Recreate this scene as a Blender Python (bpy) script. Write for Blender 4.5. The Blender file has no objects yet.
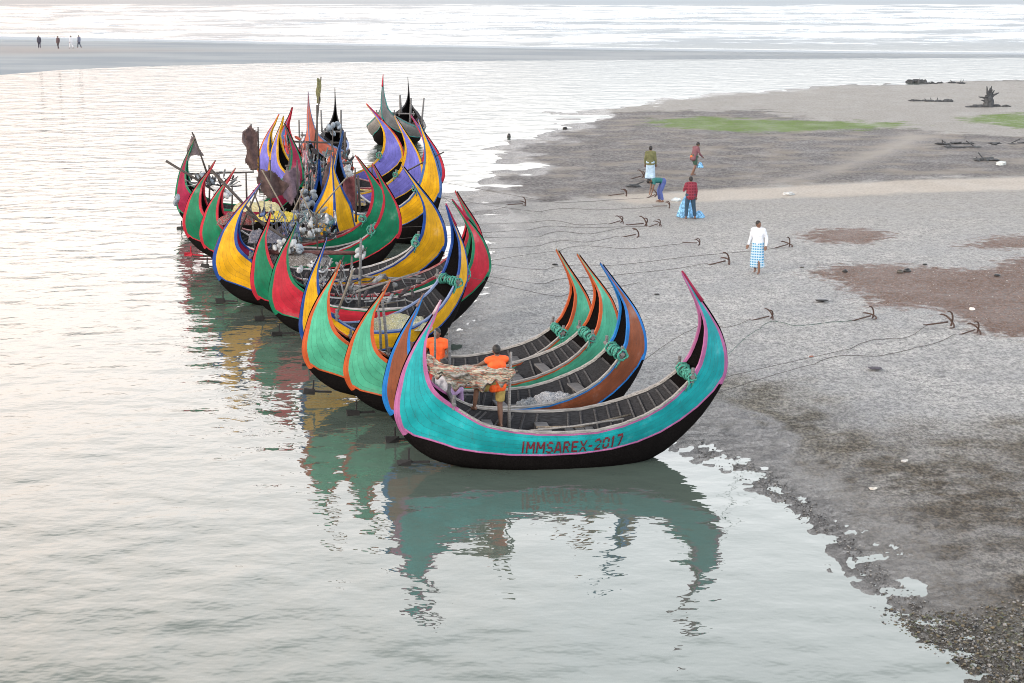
import bpy, bmesh, math, random
import numpy as np
from mathutils import Vector, Matrix, Euler, Quaternion
S=bpy.context.scene; C=S.collection
R=math.radians
random.seed(7); rng=np.random.default_rng(7)
# ------------------------------------------------------------------ camera
CAMH=9.3; FPX=1600.0; PITCH=math.atan(359.5/FPX)
cd=bpy.data.cameras.new('camera'); cam=bpy.data.objects.new('camera',cd); C.objects.link(cam)
cam.location=(0,0,CAMH); cam.rotation_euler=(math.pi/2-PITCH,0,0)
cd.sensor_width=36; cd.lens=36*FPX/1024; cd.clip_end=30000; cd.clip_start=.1
S.camera=cam
S.render.resolution_x=1024; S.render.resolution_y=683
# ------------------------------------------------------------------ sky: hazy, late, mostly veiled sun from the left
SUN_EL=R(24); SUN_AZ=R(-125)      # azimuth from +Y, clockwise
w=bpy.data.worlds.new('World'); S.world=w; w.use_nodes=True
nt=w.node_tree; nt.nodes.clear()
N=nt.nodes.new; L=nt.links.new
sky=N('ShaderNodeTexSky'); sky.sky_type='NISHITA'; sky.sun_disc=False; sky.sun_elevation=SUN_EL; sky.sun_rotation=SUN_AZ
sky.air_density=1.5; sky.dust_density=6; sky.ozone_density=1
tc=N('ShaderNodeTexCoord'); sep=N('ShaderNodeSeparateXYZ'); L(tc.outputs['Generated'],sep.inputs[0])
ramp=N('ShaderNodeValToRGB'); L(sep.outputs['Z'],ramp.inputs[0])
e=ramp.color_ramp.elements; e[0].position=0.0; e[0].color=(.48,.525,.575,1); e[1].position=1.0; e[1].color=(.20,.25,.31,1)
for ps,cl in ((.04,(.54,.56,.585)),(.13,(1.8,1.78,1.78)),(.24,(2.4,2.43,2.5)),(.42,(2.75,2.82,2.94)),(.64,(.42,.50,.62))):
    x=e.new(ps); x.color=cl+(1,)
mr=N('ShaderNodeMapRange'); mr.inputs[1].default_value=-.4; mr.inputs[2].default_value=.06; mr.inputs[3].default_value=1; mr.inputs[4].default_value=0
L(sep.outputs['X'],mr.inputs[0])
wm=N('ShaderNodeMix'); wm.data_type='RGBA'; wm.blend_type='MULTIPLY'; L(mr.outputs[0],wm.inputs[0]); L(ramp.outputs[0],wm.inputs[6]); wm.inputs[7].default_value=(1.13,.945,.83,1)
sc=N('ShaderNodeMix'); sc.data_type='RGBA'; sc.blend_type='MULTIPLY'; sc.inputs[0].default_value=1; L(wm.outputs[2],sc.inputs[6]); sc.inputs[7].default_value=(17,17,17,1)
mx=N('ShaderNodeMix'); mx.data_type='RGBA'; mx.inputs[0].default_value=.82; L(sky.outputs[0],mx.inputs[6]); L(sc.outputs[2],mx.inputs[7])
bg=N('ShaderNodeBackground'); bg.inputs[1].default_value=.1; L(mx.outputs[2],bg.inputs[0])
wo=N('ShaderNodeOutputWorld'); L(bg.outputs[0],wo.inputs[0])
sd=bpy.data.lights.new('sun','SUN'); sd.energy=1.9; sd.angle=R(12); sd.color=(1,.93,.84)
sun=bpy.data.objects.new('sun',sd); C.objects.link(sun)
dv=Vector((math.sin(SUN_AZ)*math.cos(SUN_EL),math.cos(SUN_AZ)*math.cos(SUN_EL),math.sin(SUN_EL)))
sun.rotation_euler=dv.to_track_quat('Z','Y').to_euler()
S.view_settings.view_transform='Standard'; S.view_settings.look='None'; S.view_settings.exposure=0.0; S.view_settings.gamma=1
S.cycles.filter_width=1.0
# ------------------------------------------------------------------ geometry helpers
def ray(px,py,z=0.0):
    a=(px-512)/FPX;b=(341.5-py)/FPX
    dy=math.cos(PITCH)+b*math.sin(PITCH);dz=-math.sin(PITCH)+b*math.cos(PITCH);t=(z-CAMH)/dz
    return (a*t,dy*t,z)
def atY(px,py,Y):
    a=(px-512)/FPX;b=(341.5-py)/FPX
    dy=math.cos(PITCH)+b*math.sin(PITCH);dz=-math.sin(PITCH)+b*math.cos(PITCH);t=Y/dy
    return Vector((a*t,Y,CAMH+dz*t))
def hsh(ix,iy,s):
    h=(ix.astype(np.int64)*374761393+iy.astype(np.int64)*668265263+s*2147483647)&0xffffffff
    h=((h^(h>>13))*1274126177)&0xffffffff
    return ((h^(h>>16))&0xffff)/65535.0
def vnoise(x,y,s=0):
    ix=np.floor(x);iy=np.floor(y);fx=x-ix;fy=y-iy;fx=fx*fx*(3-2*fx);fy=fy*fy*(3-2*fy)
    a=hsh(ix,iy,s);b=hsh(ix+1,iy,s);c=hsh(ix,iy+1,s);d=hsh(ix+1,iy+1,s)
    return (a*(1-fx)+b*fx)*(1-fy)+(c*(1-fx)+d*fx)*fy
def fbm(x,y,o=4,s=0):
    r=0;a=.5;t=0
    for i in range(o):
        r=r+a*vnoise(x*2**i+i*17.3,y*2**i+i*9.1,s+i);t+=a;a*=.55
    return r/t-.5
def sdist(x,y,poly):
    """signed distance, positive inside"""
    p=np.array(poly,float);n=len(p);d=np.full(x.shape,1e18);ins=np.zeros(x.shape,bool)
    for i in range(n):
        ax,ay=p[i];bx,by=p[(i+1)%n];ex,ey=bx-ax,by-ay
        t=np.clip(((x-ax)*ex+(y-ay)*ey)/(ex*ex+ey*ey+1e-12),0,1)
        d=np.minimum(d,(x-ax-t*ex)**2+(y-ay-t*ey)**2)
        if ay!=by: ins^=((ay>y)!=(by>y))&(x<(bx-ax)*(y-ay)/(by-ay)+ax)
    return np.where(ins,1,-1)*np.sqrt(d)
def PP(l): return [ray(*q)[:2] for q in l]
def sst(a,b,x):
    t=np.clip((x-a)/(b-a),0,1); return t*t*(3-2*t)
BEACH=PP([(1010,720),(985,690),(968,672),(930,640),(890,605),(850,568),(815,535),(775,505),(735,478),(690,455),(655,444)])+[(2.2,34),(1.2,36.5),(-.2,38.2),(-1.9,40.2),(-2.2,43),(-1.5,46),(-1.3,50),(-1.9,54),(-2.3,59),(-2.4,66),(-2.0,73)]+PP([(496,172),(512,150),(540,128),(590,112),(660,100),(740,93),(830,86),(900,83),(1024,80),(1250,78)])+[(260,150),(260,60),(120,10),(40,5),(12,5)]
BAR=PP([(1600,54),(1024,54.5),(850,53),(700,51),(500,48),(300,44.5),(100,40),(0,38),(-300,34),(-300,110),(-60,83),(0,75),(60,70),(140,66.5),(250,63.5),(450,61),(700,59.5),(1024,57.5),(1600,57)])
def terrain(x,y):
    sb=sdist(x,y,BEACH); far=sst(45,75,y)
    sb=sb+fbm(x*.35,y*.22,4,5)*(.8+far*8)
    sl=.055*(1-far)+.011*far
    s2=np.where(sb>0,np.where(sb<3,sb*(.16+.84*sst(0,2.6,sb)),sb),sb); s2=s2*(1-far)+sb*far
    hb=np.where(sb>0,.36*(1-np.exp(-s2*sl/.36)),sb*.035)
    sr=sdist(x,y,BAR)
    hr=np.where(sr>0,np.minimum(.012*sr+.03*sst(0,2,sr),.35),sr*.02)
    h=np.maximum(np.maximum(hb,-.8),hr)
    near=np.clip(1-far,0,1)
    edge=np.exp(-np.abs(sb-.9)/1.5)*near          # trampled mud by the water
    cl=fbm(x*2.2,y*2.2,4,11)
    sbb=sb; h=h+edge*(.07*cl+.02*fbm(x*1.4,y*2.4,3,13)+.055*(np.abs(fbm(x*4.3,y*6.0,3,12))-.10))
    h=h+sst(-.5,.6,sb)*near*(.035*fbm(x*3.1+.8*y,y*3.0,3,21)+.012*fbm(x*9,y*7,2,22))
    h=h+far*(.05*fbm(x*.25,y*.25,4,31))*sst(-8,2,sb)+sst(45,60,y)*sst(150,110,y)*np.exp(-np.abs(sb)/5)*(.16*fbm(x*.16,y*.42,4,41))
    return h,sb,sr
def th(x,y): return float(terrain(np.array([float(x)]),np.array([float(y)]))[0][0])
def ground(px,py):
    z=0.1
    for i in range(6):
        p=ray(px,py,z); z=max(0,th(p[0],p[1]))
    return Vector((p[0],p[1],z))
# ------------------------------------------------------------------ material helpers
MATS={}
class NT:
    def __init__(s,name):
        s.m=bpy.data.materials.new(name); s.m.use_nodes=True; s.t=s.m.node_tree; s.b=s.t.nodes['Principled BSDF']
    def n(s,t,**k):
        n=s.t.nodes.new(t)
        for a,b in k.items():
            if a.startswith('i_'):
                key=a[2:]; n.inputs[int(key) if key.isdigit() else key].default_value=b
            else: setattr(n,a,b)
        return n
    def l(s,a,b): s.t.links.new(a,b)
    def noise(s,scale,detail=4,vec=None,rough=.6,sc=(1,1,1)):
        n=s.n('ShaderNodeTexNoise'); n.inputs['Scale'].default_value=scale; n.inputs['Detail'].default_value=detail; n.inputs['Roughness'].default_value=rough
        tc=s.n('ShaderNodeTexCoord'); mp=s.n('ShaderNodeMapping'); mp.inputs['Scale'].default_value=sc
        s.l(vec if vec else tc.outputs['Object'],mp.inputs[0]); s.l(mp.outputs[0],n.inputs['Vector']); return n.outputs['Fac']
    def ramp(s,f,a,b,ca=0.0,cb=1.0):
        m=s.n('ShaderNodeMapRange'); m.interpolation_type='SMOOTHSTEP'; m.inputs[1].default_value=a; m.inputs[2].default_value=b; m.inputs[3].default_value=ca; m.inputs[4].default_value=cb
        s.l(f,m.inputs[0]); return m.outputs[0]
    def mix(s,f,a,b,bt='MIX'):
        m=s.n('ShaderNodeMix',data_type='RGBA',blend_type=bt)
        for v,i in ((f,0),(a,6),(b,7)):
            if isinstance(v,(int,float)): m.inputs[i].default_value=v
            elif isinstance(v,tuple): m.inputs[i].default_value=v if len(v)==4 else v+(1,)
            else: s.l(v,m.inputs[i])
        return m.outputs[2]
    def math(s,op,a,b=0.0,c=0.0):
        m=s.n('ShaderNodeMath',operation=op)
        for i,v in enumerate((a,b,c)):
            if isinstance(v,(int,float)): m.inputs[i].default_value=v
            else: s.l(v,m.inputs[i])
        return m.outputs[0]
    def attr(s,name):
        return s.n('ShaderNodeAttribute',attribute_name=name).outputs['Fac']
    def bump(s,h,st=.3,d=.02,normal=None):
        b=s.n('ShaderNodeBump'); b.inputs['Strength'].default_value=st; b.inputs['Distance'].default_value=d; s.l(h,b.inputs['Height'])
        if normal: s.l(normal,b.inputs['Normal'])
        return b.outputs[0]
    def out(s,col=None,rough=None,normal=None,spec=None,metal=None):
        for v,k in ((col,'Base Color'),(rough,'Roughness'),(normal,'Normal'),(spec,'Specular IOR Level'),(metal,'Metallic')):
            if v is None: continue
            if isinstance(v,(int,float)): s.b.inputs[k].default_value=v
            elif isinstance(v,tuple): s.b.inputs[k].default_value=v+(1,) if len(v)==3 else v
            else: s.l(v,s.b.inputs[k])
        return s.m
def plain(name,col,rough=.7,var=.25,scale=12,bump=.2):
    if name in MATS: return MATS[name]
    t=NT(name); f=t.noise(scale); f2=t.noise(scale*5,2)
    c=t.mix(t.ramp(f,.35,.7),tuple(v*(1-var) for v in col),tuple(min(1,v*(1+var)) for v in col))
    m=t.out(c,rough,t.bump(f2,bump,.01)); MATS[name]=m; return m
def paint(name,col,pale=.0):
    """weathered boat paint over planks; UV: x along the hull, y across it"""
    if name in MATS: return MATS[name]
    col=tuple(q*.80 for q in col)
    t=NT(name); uv=t.n('ShaderNodeUVMap').outputs[0]
    s=t.n('ShaderNodeSeparateXYZ'); t.l(uv,s.inputs[0])
    wob=t.noise(3,2,uv,sc=(1.5,1,1))
    v=t.math('MULTIPLY_ADD',wob,.06,s.outputs['Y']); v=t.math('MULTIPLY',v,6.0)
    fr=t.math('ABSOLUTE',t.math('SUBTRACT',t.math('FRACT',v),.5))
    seam=t.ramp(fr,.455,.5)
    pid=t.n('ShaderNodeTexWhiteNoise',noise_dimensions='1D'); t.l(t.math('FLOOR',v),pid.inputs['W'])
    d=tuple(q*.74 for q in col); b=tuple(min(.9,q*1.15+.004) for q in col)
    c=t.mix(t.ramp(t.noise(2.2,5),.3,.72),d,b)
    c=t.mix(t.math('MULTIPLY',pid.outputs[0],.30),c,tuple(q*.5+.01 for q in col))
    if pale: c=t.mix(t.ramp(t.noise(5,4),.35,.6,0,pale),c,(.55,.53,.52))
    worn=t.noise(9,5,uv,sc=(1.2,7,1)); c=t.mix(t.ramp(worn,.62,.78,0,.45),c,tuple(q*.4+.05 for q in col))
    chip=t.noise(34,3); c=t.mix(t.ramp(chip,.67,.71,0,.8),c,(.04,.035,.03))
    c=t.mix(t.math('MULTIPLY',seam,.6),c,(.025,.025,.025))
    st=t.noise(6,4,sc=(3,3,.35)); c=t.mix(t.ramp(st,.56,.72,0,.38),c,tuple(q*.3+.03 for q in col)); c=t.mix(t.ramp(t.noise(1.1,5),.58,.74,0,.22),c,(.45,.45,.43))
    nv=t.n('ShaderNodeTexVoronoi',feature='F1'); nv.inputs['Scale'].default_value=7; t.l(uv,nv.inputs['Vector']); c=t.mix(t.ramp(nv.outputs['Distance'],.05,.09,.55,0),c,(.04,.03,.03))
    nrm=t.bump(t.math('SUBTRACT',t.noise(25,3),t.math('MULTIPLY',seam,1.2)),.35,.012)
    m=t.out(c,t.ramp(worn,.3,.8,.5,.8),nrm,.2); MATS[name]=m; return m
def wood(name,col,rough=.85,sc=(1,12,12)):
    if name in MATS: return MATS[name]
    t=NT(name); g=t.noise(4,5,sc=sc); p=t.noise(2.5,4)
    c=t.mix(t.ramp(g,.3,.7),tuple(q*.5 for q in col),tuple(min(1,q*1.35) for q in col))
    c=t.mix(t.ramp(p,.45,.7,0,.5),c,tuple(q*.55 for q in col))
    m=t.out(c,rough,t.bump(g,.5,.01)); MATS[name]=m; return m
# ------------------------------------------------------------------ object helpers
def link(name,me,mat=None,parent=None,smooth=False):
    o=bpy.data.objects.new(name,me); C.objects.link(o)
    if mat is not None:
        for m in (mat if isinstance(mat,(list,tuple)) else [mat]): me.materials.append(m)
    if parent is not None: o.parent=parent
    if smooth: me.shade_smooth()
    return o
def mesh(name,v,f,uv=None):
    me=bpy.data.meshes.new(name); me.from_pydata([tuple(map(float,q)) for q in v],[],f); me.update()
    if uv is not None:
        l=me.uv_layers.new(name='UVMap')
        li=np.zeros(len(me.loops),int); me.loops.foreach_get('vertex_index',li)
        l.data.foreach_set('uv',np.array(uv,float)[li].ravel())
    return me
def tag(o,label,cat,group=None,kind=None):
    o['label']=label; o['category']=cat
    if group:o['group']=group
    if kind:o['kind']=kind
    return o
def empty(name,loc=(0,0,0),rz=0):
    o=bpy.data.objects.new(name,None); C.objects.link(o); o.location=loc; o.rotation_euler=(0,0,rz); o.empty_display_size=.2; return o
def struct(o): o['kind']='structure'; return o
class G:
    """collects shapes into one mesh"""
    def __init__(s): s.v=[];s.f=[];s.m=[];s.mi=0
    def add(s,v,f):
        n=len(s.v); s.v+= [tuple(q) for q in v]; s.f+=[tuple(i+n for i in q) for q in f]; s.m+=[s.mi]*len(f)
    def box(s,c,d,rot=None,jit=0):
        v=[Vector((x*d[0]/2,y*d[1]/2,z*d[2]/2)) for x in(-1,1) for y in(-1,1) for z in(-1,1)]
        if rot is not None: v=[rot@q for q in v]
        c=Vector(c); v=[q+c+Vector([random.uniform(-jit,jit) for _ in range(3)]) for q in v]
        s.add(v,[(0,1,3,2),(4,6,7,5),(0,4,5,1),(2,3,7,6),(0,2,6,4),(1,5,7,3)])
    def tube(s,pts,r,n=8,cap=True):
        pts=[Vector(p) for p in pts]; k=len(pts); rs=r if isinstance(r,(list,tuple)) else [r]*k
        v=[];t0=None;up=Vector((0,0,1))
        for i,p in enumerate(pts):
            t=(pts[min(i+1,k-1)]-pts[max(i-1,0)])
            if t.length<1e-9: t=Vector((0,0,1))
            t.normalize()
            if t0 is None:
                a=t.cross(Vector((0,0,1)) if abs(t.z)<.9 else Vector((1,0,0))).normalized()
            else:
                a=(a-t*a.dot(t)); 
                a=a.normalized() if a.length>1e-6 else t.cross(Vector((1,0,0))).normalized()
            t0=t; b=t.cross(a)
            for j in range(n):
                g=2*math.pi*j/n; v.append(p+(a*math.cos(g)+b*math.sin(g))*rs[i])
        f=[(i*n+j,i*n+(j+1)%n,(i+1)*n+(j+1)%n,(i+1)*n+j) for i in range(k-1) for j in range(n)]
        if cap: f+=[tuple(range(n-1,-1,-1)),tuple((k-1)*n+j for j in range(n))]
        s.add(v,f)
    def ell(s,c,r,n=10,m=7,rot=None,lump=0):
        v=[];c=Vector(c)
        for i in range(m+1):
            a=math.pi*i/m
            for j in range(n):
                b=2*math.pi*j/n; q=Vector((math.sin(a)*math.cos(b)*r[0],math.sin(a)*math.sin(b)*r[1],math.cos(a)*r[2]))
                if lump: q*=1+random.uniform(-lump,lump)*(0 if i in(0,m) else 1)
                if rot is not None:q=rot@q
                v.append(c+q)
        s.add(v,[(i*n+j,(i+1)*n+j,(i+1)*n+(j+1)%n,i*n+(j+1)%n) for i in range(m) for j in range(n)])
    def build(s,name,mat,parent=None,smooth=False):
        me=mesh(name,s.v,s.f); o=link(name,me,mat,parent,smooth)
        if any(s.m): me.polygons.foreach_set('material_index',s.m)
        return o
# ------------------------------------------------------------------ the ground
def grid(ys,us,f):
    Y,U=np.meshgrid(ys,us,indexing='ij'); X=U*(.92*Y+9)
    Z,at=f(X,Y); co=np.stack([X,Y,Z],-1).reshape(-1,3)
    r,c=Y.shape; i=np.arange((r-1)*(c-1)); a=(i//(c-1))*c+i%(c-1)
    q=np.stack([a,a+1,a+1+c,a+c],1)
    return co,q,at
def npmesh(name,co,q,at=None):
    me=bpy.data.meshes.new(name); me.vertices.add(len(co)); me.vertices.foreach_set('co',co.ravel().astype(np.float32))
    me.loops.add(q.size); me.loops.foreach_set('vertex_index',q.ravel().astype(np.int32))
    me.polygons.add(len(q)); me.polygons.foreach_set('loop_start',np.arange(0,q.size,q.shape[1],dtype=np.int32))
    me.update(calc_edges=True)
    for k,v in (at or {}).items():
        a=me.attributes.new(k,'FLOAT','POINT'); a.data.foreach_set('value',v.ravel().astype(np.float32))
    me.shade_smooth(); return me
Z_SHELL=[PP([(802,243),(815,236),(850,235),(885,239),(892,245),(865,251),(820,250)]),
         PP([(810,283),(836,274),(900,274),(945,279),(985,279),(1010,268),(1060,262),(1100,300),(1090,352),(1024,350),(985,345),(960,330),(925,318),(880,318),(852,303),(838,292)]),
         PP([(960,255),(1000,245),(1060,243),(1060,256),(1000,258)])]
Z_ALG=[PP([(650,121),(690,118),(760,121),(840,124),(902,126),(895,130),(840,133),(760,134),(700,131),(662,127)]),PP([(962,122),(985,118),(1060,116),(1080,136),(1020,131),(985,126)])]
Z_DARK=[PP([(462,212),(470,190),(490,160),(510,140),(560,117),(650,112),(760,112),(860,128),(1000,140),(1200,150),(1200,182),(1024,181),(860,187),(740,193),(640,199),(560,202)])]
Z_TAN=[PP([(600,199),(740,191),(880,185),(1040,180),(1200,180),(1200,194),(1024,195),(860,198),(760,203),(640,207)])]
Z_MUD=[PP([(690,395),(740,378),(800,398),(880,428),(960,440),(1100,430),(1150,720),(990,690),(900,612),(850,568),(800,500),(740,450)])]
Z_GRAV=[PP([(1000,720),(905,665),(862,630),(900,618),(960,622),(1100,600),(1150,720)])]
Z_SLICK=[PP([(650,445),(690,400),(735,410),(790,440),(792,478),(830,500),(860,545),(900,590),(890,610),(850,572),(800,530),(740,482),(690,456)])]
Z_TRACK=[PP([(740,196),(800,182),(850,170),(900,155),(935,140),(905,135),(880,150),(830,172),(770,185)])]
def zone(X,Y,polys):
    d=None
    for p in polys:
        s=sdist(X,Y,p); d=s if d is None else np.maximum(d,s)
    return d
def gf(X,Y):
    h,sb,sr=terrain(X,Y)
    at={'shore':np.maximum(sb,-5),'bar':np.clip(sr,-20,60)}
    for k,z in (('shell',Z_SHELL),('algae',Z_ALG),('dark',Z_DARK),('tan',Z_TAN),('mud',Z_MUD),('gravel',Z_GRAV),('slick',Z_SLICK),('track',Z_TRACK)):
        at[k]=np.clip(zone(X,Y,z),-20,20)
    return h,at
ys=np.concatenate([np.array([4.,8,11]),13*np.exp(np.linspace(0,math.log(380/13),720))])
us=np.concatenate([[-1.6,-1.0,-.7,-.5],np.linspace(-.38,.38,560),[.5,.7,1,1.6]])
co,q,at=grid(ys,us,gf)
me=npmesh('beach',co,q,at)
t=NT('wet_sand')
pos=t.n('ShaderNodeNewGeometry').outputs['Position']
nA=t.noise(.45,6,pos); nB=t.noise(2.6,5,pos); nC=t.noise(9,4,pos); nD=t.noise(30,3,pos)
def msk(name,w,amp,nz=None):
    return t.ramp(t.math('MULTIPLY_ADD',t.math('SUBTRACT',nz or nA,.5),amp,t.attr(name)),-w,w)
near=t.ramp(t.n('ShaderNodeSeparateXYZ').outputs['Y'],45,80) 
sepn=[n for n in t.t.nodes if n.type=='SEPXYZ'][-1]; t.l(pos,sepn.inputs[0]); PYg=sepn.outputs['Y']
nF=t.noise(5.5,9,pos,rough=.82,sc=(1,.8,1)); nG=t.noise(16,6,pos,rough=.8,sc=(1,.55,1))
vor=t.n('ShaderNodeTexVoronoi',feature='DISTANCE_TO_EDGE'); vor.inputs['Scale'].default_value=4.5; mpv=t.n('ShaderNodeMapping'); mpv.inputs['Scale'].default_value=(.8,1.3,1); wv=t.mix(.12,pos,t.n('ShaderNodeTexNoise',i_Scale=3.0).outputs['Color']); t.l(wv,mpv.inputs[0]); t.l(mpv.outputs[0],vor.inputs['Vector'])
col=t.mix(t.ramp(nA,.34,.66),(.49,.50,.505),(.69,.695,.68))
col=t.mix(t.ramp(nF,.38,.56,.68,0),col,(.21,.218,.22))
col=t.mix(t.ramp(nG,.40,.56,.7,0),col,(.15,.155,.16))
col=t.mix(t.ramp(nG,.60,.68,0,.5),col,(.68,.68,.66))
pit=t.n('ShaderNodeTexVoronoi',feature='F1'); pit.inputs['Scale'].default_value=1.7; t.l(wv,pit.inputs['Vector']); trod=t.ramp(t.noise(.22,4,pos),.46,.60)
pits=t.math('MULTIPLY',t.ramp(pit.outputs['Distance'],.10,.22,1,0),trod); col=t.mix(t.math('MULTIPLY',pits,.55),col,(.16,.165,.17))
far=t.mix(t.ramp(nF,.35,.65),(.245,.238,.218),(.375,.362,.335))
col=t.mix(t.math('MULTIPLY',near,.85),col,far)
barc=t.mix(t.ramp(t.noise(.12,4,pos,sc=(.3,1,1)),.35,.65),(.30,.335,.36),(.38,.41,.425))
col=t.mix(t.ramp(t.attr('bar'),-2,0),col,barc)
col=t.mix(t.ramp(t.attr('bar'),20,48),col,(.38,.35,.325))
dk=t.mix(t.ramp(nF,.4,.6),(.085,.083,.085),(.25,.24,.235)); dk=t.mix(t.ramp(t.noise(.4,6,pos,sc=(.8,1,1)),.45,.66,0,.8),dk,(.27,.245,.21))
col=t.mix(msk('dark',.8,9),col,dk)
col=t.mix(msk('track',1.2,5),col,(.34,.32,.29))
col=t.mix(t.math('MULTIPLY',msk('tan',.6,3),.9),col,t.mix(t.ramp(nC,.4,.7),(.56,.52,.46),(.42,.385,.34)))
col=t.mix(t.math('MULTIPLY',msk('algae',1.0,9),t.ramp(nB,.25,.6,.5,1)),col,(.14,.215,.06))
mud=t.mix(t.ramp(t.math('ADD',t.math('MULTIPLY',nF,.45),t.math('MULTIPLY',nG,.55)),.38,.62),(.042,.033,.022),(.175,.143,.098)); upper=t.ramp(PYg,27,36); mud=t.mix(t.math('MULTIPLY',upper,t.ramp(nA,.3,.6,.4,.9)),mud,t.mix(t.ramp(nF,.4,.6),(.16,.148,.118),(.42,.395,.325))); mud=t.mix(t.ramp(nG,.42,.56,.75,0),mud,(.028,.026,.022))
col=t.mix(t.math('MULTIPLY',msk('mud',1.3,6.0),t.ramp(t.noise(.8,6,pos,rough=.7),.36,.60,.45,.95)),col,mud)
sl=t.mix(t.ramp(nG,.4,.6),(.04,.042,.047),(.21,.212,.22))
slm=t.math('MULTIPLY',msk('slick',.25,1.8),t.ramp(nB,.3,.55,.35,1))
col=t.mix(slm,col,sl)
sh=t.mix(t.ramp(nG,.4,.6),(.085,.052,.040),(.27,.18,.145)); sp=t.ramp(t.noise(22,2,pos),.63,.68); sh=t.mix(sp,sh,(.5,.46,.43))
shm=t.math('MULTIPLY',msk('shell',.45,3.6,nB),t.ramp(t.math('ADD',t.math('MULTIPLY',nF,.5),t.math('MULTIPLY',nG,.5)),.40,.52,.30,1)); col=t.mix(shm,col,sh)
gr=t.mix(t.ramp(nG,.4,.6),(.03,.027,.02),(.15,.135,.09)); col=t.mix(msk('gravel',.3,1),col,gr)
wet=t.math('MULTIPLY',t.ramp(t.math('MULTIPLY_ADD',t.math('SUBTRACT',nB,.5),2.6,t.attr('shore')),.2,2.6,1,0),t.ramp(t.attr('bar'),-6,-3,1,0))
col=t.mix(t.math('MULTIPLY',wet,.62),col,(.045,.045,.046))
rg=t.ramp(nA,.35,.65,.5,.75); 
rmix=t.n('ShaderNodeMix',data_type='FLOAT'); t.l(t.math('MAXIMUM',wet,slm),rmix.inputs[0]); t.l(rg,rmix.inputs[2]); rmix.inputs[3].default_value=.13
spf=t.math('MAXIMUM',t.math('MULTIPLY',t.math('MULTIPLY',t.math('MAXIMUM',wet,t.math('MULTIPLY',slm,.8)),t.ramp(nF,.35,.6,1,.25)),.75),.05)
hh=t.math('ADD',t.math('MULTIPLY',nG,.9),t.math('MULTIPLY',nF,1.8)); hh=t.math('ADD',hh,t.math('MULTIPLY',nD,.25)); hh=t.math('SUBTRACT',hh,t.math('MULTIPLY',pits,.5)); hh=t.math('ADD',hh,t.math('MULTIPLY',sp,.2))
rfar=t.math('MAXIMUM',rmix.outputs[0],t.ramp(PYg,110,180,0,.95))
gm=t.out(col,rfar,t.bump(hh,.9,.11),spf)
struct(link('beach',me,gm))
# ------------------------------------------------------------------ the water
WMAT=NT('water'); t=WMAT
pos=t.n('ShaderNodeNewGeometry').outputs['Position']
sepn=t.n('ShaderNodeSeparateXYZ'); t.l(pos,sepn.inputs[0]); PY=sepn.outputs['Y'];PX=sepn.outputs['X']
n1=t.noise(.42,2,pos,sc=(.85,1,1)); n2=t.noise(1.5,3,pos,sc=(.8,1,1),rough=.5); n3=t.noise(6,2,pos,sc=(.55,1,1)); n4=t.noise(.13,3,pos)
calm=t.n('ShaderNodeMapRange',interpolation_type='SMOOTHSTEP'); t.l(t.math('MULTIPLY_ADD',n4,6,PX),calm.inputs[0]); calm.inputs[1].default_value=-6;calm.inputs[2].default_value=4;calm.inputs[3].default_value=1.0;calm.inputs[4].default_value=.42
hgt=t.math('ADD',t.math('MULTIPLY',n1,.13),t.math('MULTIPLY',n2,.052)); hgt=t.math('ADD',hgt,t.math('MULTIPLY',n3,.002))
hgt=t.math('MULTIPLY',t.math('MULTIPLY',hgt,calm.outputs[0]),t.ramp(PY,215,250,1,.35))
bn=t.bump(hgt,1.0,1.0)
foam=t.noise(.08,8,pos,sc=(.6,.8,1),rough=.74); foam2=t.noise(.5,4,pos,sc=(.5,.5,1))
fm=t.ramp(t.math('ADD',foam,t.math('MULTIPLY',t.math('SUBTRACT',foam2,.5),.35)),.50,.68)
sea=t.ramp(PY,232,262); seaend=t.ramp(PY,430,800,1,.0)
fm=t.math('MULTIPLY',t.math('MULTIPLY',fm,sea),seaend)
# white wash along the outer edge of the bar
wash=t.math('MULTIPLY',t.ramp(t.attr('washd'),-14,-1),t.ramp(t.math('MULTIPLY_ADD',foam2,6,t.attr('washd')),-9,-3.0))
fm=t.math('MAXIMUM',fm,wash)
body=t.mix(sea,(.078,.102,.086),(.10,.16,.20)); colr=t.mix(fm,body,(.36,.40,.43))
rr=t.n('ShaderNodeMix',data_type='FLOAT'); t.l(fm,rr.inputs[0]); rr.inputs[2].default_value=.004; rr.inputs[3].default_value=.7
t.b.inputs['IOR'].default_value=1.36
wmat=t.out(colr,rr.outputs[0],bn,t.ramp(fm,0,1,.5,.06))
def wf(X,Y):
    z=.045*np.sin(Y*.9+2*fbm(X*.05,Y*.05,2,3))*0
    z=sst(250,270,Y)*(.35*np.maximum(0,fbm(X*.03,Y*.085,4,8))*4)*sst(900,500,Y)
    return z,{'washd':np.where(Y>210,np.clip(sdist(X,Y,BAR),-60,5),-60)}
ys=np.concatenate([np.linspace(2,200,60),np.linspace(200,700,420)[1:],700*np.exp(np.linspace(0,math.log(14000/700),30))[1:]])
us=np.concatenate([[-2.2,-1.4,-.8],np.linspace(-.42,.42,120),[.8,1.4,2.2]])
co,q,at=grid(ys,us,wf)
struct(link('water',npmesh('water',co,q,at),wmat))
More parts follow.
